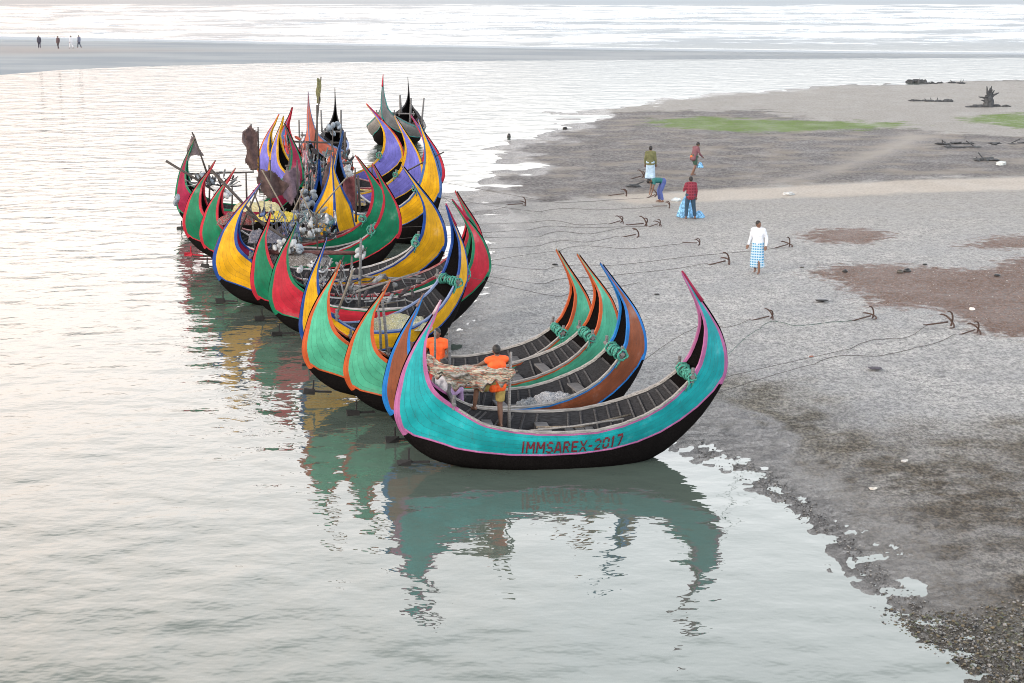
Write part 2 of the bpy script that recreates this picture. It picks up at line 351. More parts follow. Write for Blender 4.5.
# ------------------------------------------------------------------ boats
STN=np.array([ # stern tip -> bow tip: O(x,z)  B(x,z,w)  S(x,z,w)
(-2.38,3.38,-2.383,3.37,.010,-2.386,3.35,.016),
(-2.60,2.96,-2.585,2.95,.022,-2.56,2.94,.035),
(-2.90,2.48,-2.855,2.49,.030,-2.71,2.56,.075),
(-3.14,1.98,-3.07,2.00,.035,-2.73,2.16,.17),
(-3.26,1.56,-3.16,1.60,.045,-2.68,1.82,.27),
(-3.32,1.23,-3.21,1.27,.055,-2.58,1.60,.36),
(-3.30,.92,-3.19,.975,.065,-2.40,1.43,.44),
(-3.14,.58,-3.04,.66,.085,-2.12,1.24,.48),
(-2.76,.20,-2.50,.52,.27,-1.70,1.0,.62),
(-2.20,-.04,-1.95,.39,.47,-1.35,.91,.70),
(-.80,-.20,-.75,.32,.65,-.60,.83,.81),
(.60,-.20,.60,.39,.68,.55,.86,.84),
(1.88,.05,1.68,.63,.50,1.50,1.14,.74),
(2.72,.75,2.52,1.05,.27,2.15,1.50,.56),
(3.26,1.60,3.17,1.63,.065,2.58,1.95,.45),
(3.36,2.10,3.28,2.115,.05,2.74,2.30,.37),
(3.24,2.62,3.175,2.62,.04,2.82,2.68,.27),
(3.04,3.00,3.0,2.99,.03,2.82,2.98,.19),
(2.72,3.48,2.705,3.46,.022,2.68,3.38,.085),
(2.40,3.98,2.402,3.97,.010,2.40,3.94,.014)])
SUB=4
def catmull(P,sub=SUB):
    out=[]
    n=len(P)
    for i in range(n-1):
        p0=P[max(i-1,0)];p1=P[i];p2=P[i+1];p3=P[min(i+2,n-1)]
        for k in range(sub):
            t=k/sub
            out.append(.5*((2*p1)+(p2-p0)*t+(2*p0-5*p1+4*p2-p3)*t*t+(3*p1-p0-3*p2+p3)*t**3))
    out.append(P[-1]); return np.array(out)
ST=catmull(STN); ST[:,[4,7]]=np.maximum(ST[:,[4,7]],.006); NS=len(ST)
I0=7*SUB; I1=14*SUB      # the stem bands end here, the black bottom begins
HULLBLACK=wood('tarred_planks',(.008,.007,.007),.85,(12,1,12)); HULLBLACK.node_tree.nodes['Principled BSDF'].inputs['Specular IOR Level'].default_value=.04
BOATWOOD=wood('grey_weathered_wood',(.15,.15,.152))
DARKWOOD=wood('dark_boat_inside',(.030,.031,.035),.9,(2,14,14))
PALEWOOD=wood('pale_weathered_wood',(.30,.29,.275))
BAMBOO=wood('bamboo_pole_wood',(.20,.17,.13),.7,(12,12,1))
FRAMEWOOD=wood('dull_frame_wood',(.080,.080,.084))
DARKPOLE=wood('dark_pole_wood',(.055,.045,.04),.7,(12,12,1))
ROPEG=plain('green_rope',(.05,.26,.20),.85,.4,30)
ROPED=plain('tarred_rope',(.07,.06,.05),.9,.3,30)
def boat(name,q,panel,rim,label,second=None,inside_end=None,top=None,detail=2,rudder='dark',wy=1.0,wt=1.0,stern_rim=None,group='moon boats moored side by side along the beach',lashing=ROPEG):
    X,Y,h,sx,sz,tr,z,lL,lR=q
    root=empty(name,(X,Y,z)); root.rotation_euler=Euler((0,-tr,h),'XYZ')
    tag(root,label,'boat',group)
    rnd=random.Random(name+label)
    ph=rnd.random()*6
    def wp(x,y,zz):
        zt=max(zz-1.0,0)/2.6
        x=x+(lL if x<0 else -lR)*zt**1.6
        y=y*(1+.02*math.sin(x*2.3+ph))*(1+(wt-1)*min(1,max(0,(zz-1.1)/1.1)))
        return Vector((x*sx,y*(.5+.5*sx)*(1+(wy-1)*min(1,(abs(y)/.45)**1.5)),zz*sz))
    def secpt(i,v,side,off=0.0,w_in=0.0):
        """v 0..1 from the B line to the S line"""
        o=ST[i]; x=o[2]+(o[5]-o[2])*v; zz=o[3]+(o[6]-o[3])*v; ww=o[4]+(o[7]-o[4])*v
        ww+=.035*math.sin(math.pi*v)*min(1,o[7]/.5)
        ww=max(ww-w_in,min(ww,.004+.1*ww))+off
        return wp(x,side*ww,zz)
    def bottom(i,u,side,w_in=0.0,lift=0.0):
        """u 0..1 from the keel to the B line"""
        o=ST[i]; x=o[0]+(o[2]-o[0])*u; 
        if I0<=i<=I1:
            zz=o[1]+(o[3]-o[1])*(u**1.8); ww=o[4]*math.sin(u*math.pi/2)**.75+(.02 if u==0 else 0)
        else: zz=o[1]+(o[3]-o[1])*u; ww=o[4]*u+.012*(1-u)
        ww=max(ww-w_in,.0)
        return wp(x,side*ww,zz+lift)
    def strip(rows,idx,nm,mat,parent=root,close=False,uv0=(0,1),smooth=True):
        nr=len(rows[0]); v=[p for r in rows for p in r]; uvs=[(rows_i*.28,uv0[0]+(uv0[1]-uv0[0])*j/(nr-1)) for rows_i in idx for j in range(nr)]
        f=[(a*nr+j,a*nr+j+1,(a+1)*nr+j+1,(a+1)*nr+j) for a in range(len(rows)-1) for j in range(nr-1)]
        if close: pass
        return link(nm,mesh(nm,v,f,uvs),mat,parent,smooth)
    A=range(NS)
    # black bottom: keel to chine on both sides in one shell
    rows=[[bottom(i,1-k/4,-1) for k in range(5)]+[bottom(i,k/4,1) for k in range(5)] for i in range(I0,I1+1)]
    strip(rows,range(I0,I1+1),'hull_bottom',HULLBLACK)
    # stem bands at both ends
    for rg in (range(0,I0+1),range(I1,NS)):
        rows=[[bottom(i,1-k/2,-1) for k in range(3)]+[bottom(i,k/2,1) for k in range(3)] for i in rg]
        strip(rows,rg,'stem_band',(stern_rim or rim) if rg[0]==0 else rim)
        if second is not None:      # thin outer strake in the second colour
            g=G(); g.tube([bottom(i,0,0) for i in rg if i%2==0],[.028]*len([i for i in rg if i%2==0]),6); g.build('stem_edge',second,root,True)
    NV=5
    for side in (-1,1):
        rows=[[secpt(i,k/NV,side) for k in range(NV+1)] for i in A]
        if side<0: rows=[r[::-1] for r in rows]
        strip(rows,A,'side_planking',panel,uv0=(1,0) if side<0 else (0,1))
        # chine line
        g=G(); 
        rr=[i for i in range(I0-1,I1+2,2)]; g.tube([secpt(i,0.0,side,.006) for i in rr],.021,6); g.build('chine_stripe',rim,root,True)
        # rim stripe under the sheer, on the outside
        def wdt(i): return max(.016,min(.055,abs(np.hypot(ST[i][5]-ST[i][2],ST[i][6]-ST[i][3]))*.13))/max(.03,np.hypot(ST[i][5]-ST[i][2],ST[i][6]-ST[i][3]))
        rows=[[secpt(i,1-wdt(i),side,.012),secpt(i,1.0,side,.012)] for i in A if i%2==0]
        strip(rows,[i for i in A if i%2==0],'rim_stripe',rim)
        # gunwale rail: a capped plank on top of the sheer
        v=[];f=[];n=0
        for i in A:
            if i%2: continue
            ww=min(.036,ST[i][7]*.5); p=secpt(i,1.0,side); hgt=Vector((0,0,.022))
            din=secpt(i,1.0,side,0,ww*1.6); dout=secpt(i,1.0,side,.018)
            up=(secpt(i,1,side)-secpt(i,.8,side)); up=up.normalized()*.03 if up.length>1e-6 else hgt
            v+=[dout-up*.4,dout+up,din+up,din-up*.4]; n+=1
        for a in range(n-1):
            for j in range(4): f.append((a*4+j,a*4+(j+1)%4,(a+1)*4+(j+1)%4,(a+1)*4+j))
        gw=link('gunwale',mesh('gunwale',v,f,[(i//4*.56,.5) for i in range(len(v))]),[top or PALEWOOD,rim,DARKWOOD],root)
        for pi,p in enumerate(gw.data.polygons):
            if ((pi//4)*2<I0 and stern_rim is None) or (pi//4)*2>=I1-1: p.material_index=1
            elif (pi//4)*2<I0+4 and stern_rim is not None: p.material_index=2
    # inside skin
    J=range(1,NS-1)
    def inner(i,k):
        # 0..6 across: S- ... keel ... S+
        o=ST[i]; sd=-1 if k<4 else 1; kk=abs(k-4)
        if kk==4: return secpt(i,.985,sd,0,.04)
        if kk==3: return secpt(i,.5,sd,0,.04)
        if kk==2: return secpt(i,.02,sd,0,.04)
        if kk==1: return bottom(i,.6,sd,.03,.05)
        return bottom(i,0,0,0,.06)
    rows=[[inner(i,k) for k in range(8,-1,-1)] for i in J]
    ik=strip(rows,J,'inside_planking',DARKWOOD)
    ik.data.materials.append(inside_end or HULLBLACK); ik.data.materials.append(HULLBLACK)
    for pi,p in enumerate(ik.data.polygons):
        if pi//8<I0-1: p.material_index=1
        elif pi//8>I1-5: p.material_index=2
    # floor boards, thwarts, frames
    def inw(x,zt):
        """inner half width of the hull at local x (before warp), height zt"""
        best=.1
        for sd in (1,):
            for i in range(I0,I1):
                if abs((ST[i][2]+ST[i][5])/2-x)<.12:
                    o=ST[i]; zz=[o[1],o[3],o[6]]; ww=[.02,o[4],o[7]]
                    best=float(np.interp(zt,zz,ww)); break
        return best-.05
    g=G(); fx0,fx1=-1.9,1.75
    for k in range(-4,5):
        segs=[fx0]+[rnd.uniform(-1,1.1)]+[fx1]
        for a,b in zip(segs[:-1],segs[1:]):
            yk=k*.125
            lim=min(inw(a+.1,.38),inw(b-.1,.38))
            aa,bb=a,b
            while aa<bb and inw(aa,.3)<abs(yk)+.05: aa+=.15
            while bb>aa and inw(bb,.42)<abs(yk)+.05: bb-=.15
            if bb-aa>.3:
                p0=wp(aa+.01,yk,.27+.05*max(0,-aa-1)+.02*rnd.random()); p1=wp(bb-.01,yk,.27+.16*max(0,bb-1)+.02*rnd.random())
                d=(p1-p0); rot=d.to_track_quat('X','Z').to_matrix(); g.box((p0+p1)/2,(d.length,.113*sx,.03),rot)
    if g.v: g.build('floor_boards',BOATWOOD,root)
    if detail>=1:
        for x,zt,mt in ((-1.35,.70,BOATWOOD),(-.25,.6,BOATWOOD),(.85,.66,BOATWOOD),(1.6,.95,BOATWOOD)):
            if rnd.random()<.25: continue
            x+=rnd.uniform(-.12,.12); wd=inw(x,zt)
            g=G(); p=wp(x,0,zt); g.box(p,(rnd.uniform(.16,.26),2*wd*(.5+.5*sx)*.98,.045)); g.build('thwart',mt,root)
        for i in range(I0+1,I1-2,1 if detail>1 else 2):
            if rnd.random()<.18: continue
            g=G(); o=ST[i]
            pts=[]
            for sd in (-1,1):
                hp=[secpt(i,.93,sd,0,.055),secpt(i,.5,sd,0,.06),secpt(i,.05,sd,0,.06),bottom(i,.7,sd,.06,.08),bottom(i,.3,sd,.05,.09)]
                pts+=hp if sd<0 else hp[::-1]
            sh=[Vector((rnd.uniform(-.02,.02),0,0))]*len(pts); g.tube([a+b for a,b in zip(pts,sh)],.027,4)
            g.build('frame',FRAMEWOOD,root)
    if detail>1:
        xa=rnd.uniform(-.5,.5)
        for k in range(4):
            x=xa+k*.19; wd=inw(x,.52); g=G(); g.box(wp(x,rnd.uniform(-.04,.04),.50+rnd.uniform(-.015,.015)),(.165,2*wd*(.5+.5*sx)*.93,.03),Euler((0,0,rnd.uniform(-.05,.05))).to_matrix()); g.build('deck_plank',BOATWOOD,root)
        for k in range(2):
            x=rnd.uniform(-1.2,-.2); y=rnd.uniform(-.35,.35); g=G(); g.tube([wp(x,y,.62),wp(x+.9,y+rnd.uniform(-.15,.15),.66),wp(x+1.9,y*.6,.86+.05*k)],.022,6); g.build('loose_pole',BAMBOO if k else PALEWOOD,root,True)
    # cross beams near both ends, green rope lashing on the bow one
    for i,ext in ((I1-1,.13),(I0-1,.06)):
        o=ST[i]; hw=o[7]+ext; c=wp(o[5],0,o[6]+.06)
        g=G(); g.tube([c+Vector((0,-hw,0)),c+Vector((0,0,.01)),c+Vector((0,hw,0))],.045,8)
        for sd in(-1,1):
            g.tube([c+Vector((0,sd*(hw-.08),-.12)),c+Vector((.01,sd*(hw-.08),.17))],.035,7)
        cb=g.build('cross_beam',BOATWOOD,root)
        if i==I1-1 and lashing is not None and rnd.random()<.9:
            g=G()
            for k in range(9):
                yy=-hw+.05+k*(hw*1.5)/9+rnd.uniform(-.03,.03); pts=[]
                rr=rnd.uniform(.07,.13)
                for a in range(13):
                    an=a/12*math.pi*2; pts.append(c+Vector((math.cos(an)*rr+rnd.uniform(-.02,.02),yy+rnd.uniform(-.03,.03),math.sin(an)*rr-.02+rnd.uniform(-.02,.02))))
                g.tube(pts,.024,5)
            for k in range(3):
                p=c+Vector((rnd.uniform(-.1,.1),-hw+.06+k*.1,0)); g.tube([p,p+Vector((.02,-.02,-.14)),p+Vector((-.04,.03,-.3))],.018,5)
            g.build('rope_lashing',lashing,root,True)
    if rudder:
        mt=plain('tarred_board',(.014,.013,.013),.6) if rudder=='dark' else rudder
        g=G(); g.box(wp(-3.10,-.05,.05)-Vector((0,0,.03)),(.27,.06,.13),jit=.02); g.box(wp(-2.85,-.04,.02),(.5,.04,.045)); g.box(wp(-3.02,-.05,.16),(.035,.035,.3))
        g.build('rudder',mt,root)
    root['_']=0; del root['_']
    root_fn=dict(root=root,secpt=secpt,wp=wp)
    return root_fn
P=dict(
 turq=paint('turquoise_paint',(.008,.40,.43)), pink=paint('pink_paint',(.48,.15,.35)), brown=paint('brown_paint',(.30,.085,.035)),
 blue=paint('blue_paint',(.012,.22,.66)), sea=paint('seafoam_green_paint',(.09,.50,.31)), orange=paint('orange_paint',(.62,.11,.025)),
 yellow=paint('yellow_paint',(.80,.42,.004)), dblue=paint('deep_blue_paint',(.008,.07,.34)), red=paint('red_paint',(.55,.02,.045)),
 green=paint('green_paint',(.003,.20,.095)), crim=paint('crimson_paint',(.36,.012,.065)), purp=paint('lavender_paint',(.20,.19,.66)),
 salmon=paint('salmon_paint',(.72,.18,.11)), grey=paint('bare_grey_planks',(.26,.25,.24)), teal=paint('teal_paint',(.05,.38,.34)),
 mblue=paint('mid_blue_paint',(.05,.13,.36)), lblue=paint('pale_blue_paint',(.22,.30,.52)),
 p_pink=paint('worn_pink_rail',(.55,.30,.42),.6), p_blue=paint('worn_blue_rail',(.10,.24,.50),.55), p_or=paint('worn_orange_rail',(.55,.24,.17),.5),
 p_white=paint('worn_white_rail',(.58,.57,.58),.2), p_red=paint('worn_red_rail',(.38,.07,.08),.3),p_yel=paint('worn_yellow_rail',(.6,.42,.1),.3))
FL='fleet of crescent boats moored side by side'
BT={}
def mk(k,q,panel,rim,label,**kw):
    BT[k]=boat('moon_boat',q,P[panel],P[rim],label,group='crescent boats moored side by side',**kw); return BT[k]
mk('B1',[0.949, 30.56, 0.15, 0.998, 0.962, -0.03, 0.01, -0.074, 0.078],'turq','pink','turquoise crescent boat with pink edging and red lettering on its side, nearest of all')
mk('B2',[0.097, 32.583, 0.257, 0.866, 0.907, -0.014, 0.006, 0.077, 0.301],'brown','blue','rust brown crescent boat with bright blue edging, right behind the turquoise lettered one')
mk('B3',[-0.648, 34.453, 0.239, 0.941, 0.874, -0.026, 0.039, 0.172, 0.173],'sea','orange','seafoam green boat with orange edging, the one next to the brown and blue boat')
mk('B4',[-1.541, 35.802, 0.2, 1.011, 0.902, -0.087, -0.036, -0.23, 0.098],'sea','orange','seafoam green boat with orange edging, between its green twin and a yellow boat')
mk('B5',[-3.211, 39.905, 0.563, 0.728, 0.943, 0.005, -0.014, 0.237, -0.07],'yellow','dblue','short yellow boat with pale blue rails, loaded with nets behind the seafoam green boats',top=P['lblue'])
mk('B6',[-3.555, 42.612, 0.206, 0.914, 0.9, -0.017, 0.023, -0.099, 0.246],'red','green','red boat with green edging whose red bow stands at the edge of the beach',top=P['p_white'])
mk('B7',[-4.098, 44.577, 0.172, 0.985, 0.893, -0.007, 0.049, -0.359, -0.113],'green','red','green boat with red edging squeezed between the red boat and the big yellow one',top=P['p_red'])
mk('B8',[-5.388, 46.442, -0.019, 1.047, 1.06, -0.028, -0.012, 0.543, 0.35],'yellow','dblue','large yellow boat with dark blue edging and crimson inside its stern',top=P['p_white'],inside_end=P['crim'])
mk('B9',[-6.956, 51.049, -0.181, 1.013, 0.982, -0.073, -0.001, 0.234, 0.101],'green','red','dark green boat with red edging directly behind the large yellow boat',top=P['p_white'])
mk('B10',[-7.642, 53.367, -0.162, 1.109, 0.978, -0.066, 0.003, 0.086, 0.306],'green','red','dark green boat with red edging, second behind the large yellow boat',top=P['p_red'],rudder=P['red'])
mk('B11',[-10.45,61.0,-0.10,.76,1.043,-0.002,0.005,0.257,0.0],'crim','green','crimson boat with broad green edging at the far left of the moored row',top=P['green'])
mk('YE',[-6.70,57.3,-1.34,.76,1.0,-.014,-.47,0,-.2],'yellow','dblue','yellow boat with a blue stem pointing straight at the viewer amid the nets',top=P['p_yel'],detail=1,lashing=None,wy=1.5,wt=1.15)
mk('Y2',[-4.75,58.9,-.80,.98,1.142,-.007,.008,0,.307],'yellow','mblue','tall yellow boat with blue edging whose bow overlaps a lavender one',top=P['p_white'],detail=1)
mk('P2',[-6.937,65.087,-0.497,1.148,1.076,-0.076,0.061,-0.376,0.339],'purp','yellow','lavender boat with thin yellow edging between the tall yellow boat and the other lavender one',detail=1,top=P['p_yel'])
mk('BR',[-6.691,68.044,-0.523,1.326,1.062,-0.117,0.051,-0.449,0.462],'mblue','red','blue boat with red edging, its bow farthest right in the rear group',detail=1,top=P['p_red'])
mk('P1',[-8.134,71.43,-0.339,1.102,1.04,-0.012,-0.028,0.133,0.622],'purp','yellow','lavender boat with yellow stem bands edged red and a dark hull bottom',detail=1,top=P['p_yel'],second=P['red'],inside_end=P['mblue'])
mk('S',[-9.58,82.027,-1.646,1.101,1.087,-0.053,0.033,-0.847,-0.715],'salmon','lblue','salmon pink boat with pale blue rail, seen end on behind the clutter of nets',detail=1,top=P['lblue'],lashing=None,wy=1.3,wt=.48,stern_rim=DARKWOOD)
mk('G',[-6.774,95.019,-1.744,1.05,1.069,-0.028,0.024,-0.45,-0.381],'grey','teal','bare grey boat with a teal stem tipped red, farthest out in the river',detail=1,top=BOATWOOD,lashing=None,wy=1.9,wt=.42,stern_rim=DARKWOOD)
# red painted tips on boats that have them
def tip(k,mat,end='L',n=4):
    b=BT[k]; rg=[i for i in (range(0,n) if end=='L' else range(NS-1-n,NS))]
    g=G(); g.tube([b['wp'](ST[i][0],0,ST[i][1]) for i in rg],[.02+.006*abs(i-(0 if end=='L' else NS-1)) for i in rg],7); g.build('stem_tip',mat,b['root'],True)
for k in ('B1','B2','B3','B4','B9','B10','B11'): tip(k,P['p_pink'] if k=='B1' else wood('bare_tip_wood',(.20,.12,.10)),'L')
for k in ('B1','B5','B6','G','P1'): tip(k,P['crim'] if k!='G' else P['red'],'R',5)
# stencilled lettering on the front boat: strokes in a unit cell, laid on the planking
GL={'I':[(.5,0,.5,1)],'M':[(.1,0,.1,1),(.9,0,.9,1),(.14,.98,.47,.42),(.86,.98,.53,.42)],
'S':[(.88,.80,.80,.93),(.78,.93,.30,.93),(.16,.86,.12,.62),(.18,.54,.82,.46),(.88,.38,.86,.14),(.72,.07,.22,.07),(.14,.1,.1,.22)],
'A':[(.04,0,.42,1),(.96,0,.58,1),(.26,.30,.74,.30)],'R':[(.14,0,.14,1),(.26,.93,.74,.93),(.85,.86,.85,.60),(.74,.51,.26,.51),(.48,.45,.92,0)],
'E':[(.14,0,.14,1),(.26,.93,.92,.93),(.26,.5,.8,.5),(.26,.07,.92,.07)],'X':[(.06,0,.44,.46),(.56,.54,.94,1),(.06,1,.44,.54),(.56,.46,.94,0)],
'-':[(.12,.45,.88,.45)],'2':[(.12,.78,.16,.9),(.22,.94,.74,.94),(.86,.86,.86,.62),(.80,.52,.14,.12),(.10,.07,.92,.07)],
'0':[(.13,.12,.13,.44),(.13,.56,.13,.88),(.24,.93,.76,.93),(.24,.07,.76,.07),(.87,.12,.87,.44),(.87,.56,.87,.88)],'1':[(.5,0,.5,1),(.26,.78,.42,.92)],'7':[(.1,.93,.9,.93),(.86,.82,.46,0)]}
def lettering(txt,b,v0,v1,x0,x1,mat,side=-1,st_=.19):
    sp=b['secpt']; idx=list(range(I0,I1)); wd={'I':.45,'M':1.25,'1':.6,'-':.7}
    tot=sum(wd.get(c,1)+.22 for c in txt)-.22; u=0; v=[];f=[]
    def pos(X,vv):
        xs=[sp(i,vv,side).x for i in idx]; fi=float(np.interp(X,xs,idx)); i=min(int(fi),NS-2); k=fi-i
        return sp(i,vv,side,.010)*(1-k)+sp(i+1,vv,side,.010)*k
    for c in txt:
        w_=wd.get(c,1)
        for (ax,ay,bx,by) in GL[c]:
            n=5
            A_=Vector((ax*w_*.62,ay,0));B_=Vector((bx*w_*.62,by,0)); d=(B_-A_); d.normalize(); nn=Vector((-d.y,d.x,0))*st_/2
            if abs(d.y)>.5: nn=Vector((st_/2*.78,0,0))
            for k in range(n+1):
                q=A_.lerp(B_,k/n)
                for sg in(1,-1):
                    r_=q+nn*sg; X=x0+(x1-x0)*((u+r_.x/.62)/tot); vv=v0+(v1-v0)*r_.y; v.append(pos(X,vv))
            m0=len(v)-2*(n+1); f+=[(m0+2*k,m0+2*k+1,m0+2*k+3,m0+2*k+2) for k in range(n)]
        u+=w_+.22
    link('lettering',mesh('lettering',v,f),mat,b['root'])
lettering('IMMSAREX-2017',BT['B1'],.09,.63,-.90,1.10,plain('dark_red_letter_paint',(.15,.012,.022),.8,.3,14))
# ------------------------------------------------------------------ posts, poles and net frames on the boats
def poles(k,lst,mat=BAMBOO,nm='post'):
    """lst: px1,py1,px2,py2,Y,r ; becomes a part of boat k"""
    root=BT[k]['root']; bpy.context.view_layer.update(); M=root.matrix_world.inverted()
    for (a,b,c,d,Y,r) in lst:
        p=M@atY(a,b,Y); q=M@atY(c,d,Y); mid=(p+q)/2+Vector((random.uniform(-.02,.02),0,random.uniform(-.02,.02)))
        g=G(); g.tube([p,mid,q],[r,r*.9,r*.75],7); g.build(nm,mat,root,True)
poles('B1',[(509,430,511,352,30.9,.035)],PALEWOOD)
poles('B2',[(451,398,449,328,32.6,.035),(434,372,435,330,32.7,.03),(488,415,480,340,32.6,.0)] [:2],BOATWOOD)
poles('B2',[(478,404,479,372,32.3,.035),(455,395,478,395,32.4,.022)],BOATWOOD)
poles('B4',[(388,360,382,298,36.1,.04),(381,350,377,300,36.5,.035),(356,292,420,272,36.3,.03)],BOATWOOD)
poles('B5',[(332,327,353,270,39.6,.035),(341,340,346,328,39.5,.03)],BAMBOO)
poles('B6',[(359,310,361,238,42.6,.045),(352,276,425,279,42.7,.035)],BOATWOOD)
poles('B7',[(262,252,365,253,44.2,.075)],wood('red_brown_beam',(.13,.055,.05)),'net_beam')
poles('B7',[(285,292,283,252,44.3,.04),(350,300,352,254,44.3,.04)],BOATWOOD)
poles('B8',[(246,212,320,262,46.8,.05),(211,170,266,228,48.2,.05)],DARKPOLE,'long_pole')
poles('B9',[(240,230,262,180,50.5,.035),(268,232,253,190,50.5,.03),(296,250,300,205,50.3,.03),(318,262,317,215,50,.03)],DARKPOLE)
poles('B10',[(166,161,222,196,54,.045),(188,174,254,172,54.3,.035),(247,205,246,172,54.3,.035),(232,210,232,180,54.4,.03),(209,215,209,165,54,.035)],DARKPOLE,'net_pole')
poles('B10',[(300,240,262,170,53,.03),(327,250,300,190,53,.03),(315,215,348,176,53,.03),(284,232,306,185,53.2,.03)],BAMBOO,'net_pole')
poles('P1',[(318,178,317,105,70.5,.05),(345,180,345,132,70,.05),(300,180,299,120,71,.04),(282,141,345,143,70.5,.05)],DARKPOLE)
poles('P2',[(330,205,329,150,65.5,.05),(372,200,372,165,64,.04),(288,205,290,150,66,.05),(285,166,350,163,65.5,.045)],DARKPOLE)
poles('Y2',[(360,215,358,175,59.5,.05),(405,172,444,152,57.2,.03)],DARKPOLE)
poles('B11',[(193,134,209,178,61.2,.04)],DARKPOLE,'flag_staff')
poles('P1',[(296+7*i,196-5*(i%3),288+8*i+random.uniform(-6,6),128+random.uniform(0,25),69.5+random.uniform(-1,1),.03) for i in range(8)],DARKPOLE)
poles('P2',[(300+7*i,210-4*(i%3),300+8*i+random.uniform(-8,8),150+random.uniform(0,18),64.5+random.uniform(-.6,.6),.03) for i in range(7)],BAMBOO)
poles('Y2',[(300+6*i,222,296+8*i+random.uniform(-8,8),170+random.uniform(0,18),60+random.uniform(-.5,.5),.028) for i in range(6)],BOATWOOD)
poles('B9',[(255+9*i,250,250+10*i+random.uniform(-8,8),200+random.uniform(0,14),50.6,.025) for i in range(6)],BOATWOOD)
poles('B7',[(300+9*i,300,296+10*i+random.uniform(-9,9),262+random.uniform(0,12),44.3,.022) for i in range(6)],BOATWOOD)
poles('G',[(421,130,424,98,93,.06),(410,124,411,98,94.5,.07),(401,113,400,95,95,.08)],BOATWOOD)
poles('S',[(341,138,341,110,82,.06),(322,132,321,110,83,.05)],BOATWOOD)
# slats of the rear loaded boats: stacked boards between greens and lavender
# ------------------------------------------------------------------ floats, nets, flags
FLW=plain('white_foam_float',(.40,.42,.43),.7,.2,6)
FLB=plain('bluish_foam_float',(.22,.26,.30),.7,.3,6)
def floats(px,py,Y,n,sx,sz,r,label,mat=FLW):
    c=atY(px,py,Y); root=empty('net_float_bunch',c); tag(root,label,'net floats','bunches of net floats')
    for i in range(n):
        g=G(); a=random.uniform(0,6.28); d=math.sqrt(random.random())
        rot=Euler((random.uniform(-1,1),random.uniform(-1,1),random.uniform(0,3))).to_matrix()
        g.ell((math.cos(a)*d*sx,random.uniform(-.15,.15),math.sin(a)*d*sz),(r*.8,r*.8,r*1.25),8,6,rot,.06); g.build('float',mat,root,True)
    g=G()
    for i in range(4):
        g.tube([(random.uniform(-sx,sx),random.uniform(-.1,.1),random.uniform(-sz,sz)) for _ in range(4)],.012,5)
    g.build('cord',ROPED,root)
floats(286,246,44.0,20,.32,.15,.085,'pale bunch of net floats on the left end of the red-brown beam')
floats(297,250,44.0,8,.22,.14,.10,'bluish bunch of net floats beside the pale bunch on the red-brown beam',FLB)
floats(362,252,44.0,6,.14,.14,.085,'small white bunch of floats at the right end of the red-brown beam')
floats(316,226,50,9,.28,.16,.085,'white bunch of floats below the foot of the blue-stemmed yellow boat')
floats(309,200,56,12,.30,.42,.12,'tall grey-blue heap of floats among the hanging nets',FLB)
floats(222,193,53.6,12,.28,.16,.10,'bluish-white bunch of floats above the second green stern')
floats(202,178,54,5,.12,.18,.10,'small bunch of grey floats hanging left under the pole frame',FLB)
floats(212,181,54.2,6,.18,.16,.10,'small bunch of grey floats hanging right under the pole frame',FLB)
floats(177,200,60,3,.1,.16,.12,'grey floats hung outside the crimson boat',FLB)
floats(306,232,49.6,8,.26,.14,.09,'loose grey-white floats beside the big yellow boat')
floats(342,212,57.0,0,.2,.1,.1,'x') if False else None
floats(334,128,81,6,.3,.3,.16,'dark grey floats on the rail of the salmon boat',FLB)
floats(349,172,62,8,.3,.25,.13,'white floats among the nets under the lavender bow')
def net(px,py,Y,sx,sy,sz,cols,label,name='fishing_net',cat='net',n=26,rot=0,rise=0):
    c=atY(px,py,Y); root_rot=rot
    g=G(); st=random.Random(px*7+py)
    nx,ny=34,18; v=[];f=[]
    a0=st.random()*50
    for i in range(nx+1):
        for j in range(ny+1):
            u=i/nx*2-1; w_=j/ny*2-1; d=max(0,1-(abs(u)**2.4+abs(w_)**2.4))
            nz=fbm(np.array([u*2.6+a0]),np.array([w_*2.6+a0]),4,9)[0]
            z=(d**.45)*sz*(1+1.3*nz)+.02*st.uniform(-1,1); v.append((u*sx*(1+.12*nz),w_*sy*(1+.3*nz),z if d>0 else -.05))
    f=[(i*(ny+1)+j,(i+1)*(ny+1)+j,(i+1)*(ny+1)+j+1,i*(ny+1)+j+1) for i in range(nx) for j in range(ny)]
    t=NT('net_'+cols[0]); ca,cb,cc=cols[1]
    na=t.noise(9,4); nb=t.noise(40,2); 
    cl=t.mix(t.ramp(na,.4,.6),ca,cb); cl=t.mix(t.ramp(nb,.55,.62),cl,cc); cl=t.mix(t.ramp(t.noise(70,1),.6,.66,0,.8),cl,(.02,.02,.02))
    m=t.out(cl,.9,t.bump(nb,1,.04))
    o=link(name,mesh(name,v,f),m,None,True); o.location=c; o.rotation_euler=(0,rise,rot); tag(o,label,cat,'heaps of net and gear'); return o
net(399,326,39.9,.85,.4,.22,('pale_yellow',((.42,.40,.22),(.33,.34,.26),(.6,.58,.45))),'pale yellow-green net heap lying in the short yellow boat')
net(553,399,32.5,.42,.26,.12,('white',((.42,.43,.45),(.55,.55,.55),(.25,.27,.3))),'white net heap lying in the brown and blue boat',rot=.3)
net(530,405,32.4,.3,.22,.12,('grey',((.2,.22,.24),(.3,.32,.33),(.45,.47,.48))),'small grey net heap beside the white one in the brown boat')
net(256,209,51.5,.75,.3,.22,('light_yellow',((.52,.46,.22),(.60,.54,.30),(.62,.60,.45))),'pale yellow net roll stacked behind the large yellow boat')
net(276,219,50.2,.65,.26,.20,('yellow',((.55,.42,.04),(.62,.50,.10),(.45,.33,.03))),'bright yellow net roll lying below the pale yellow one')
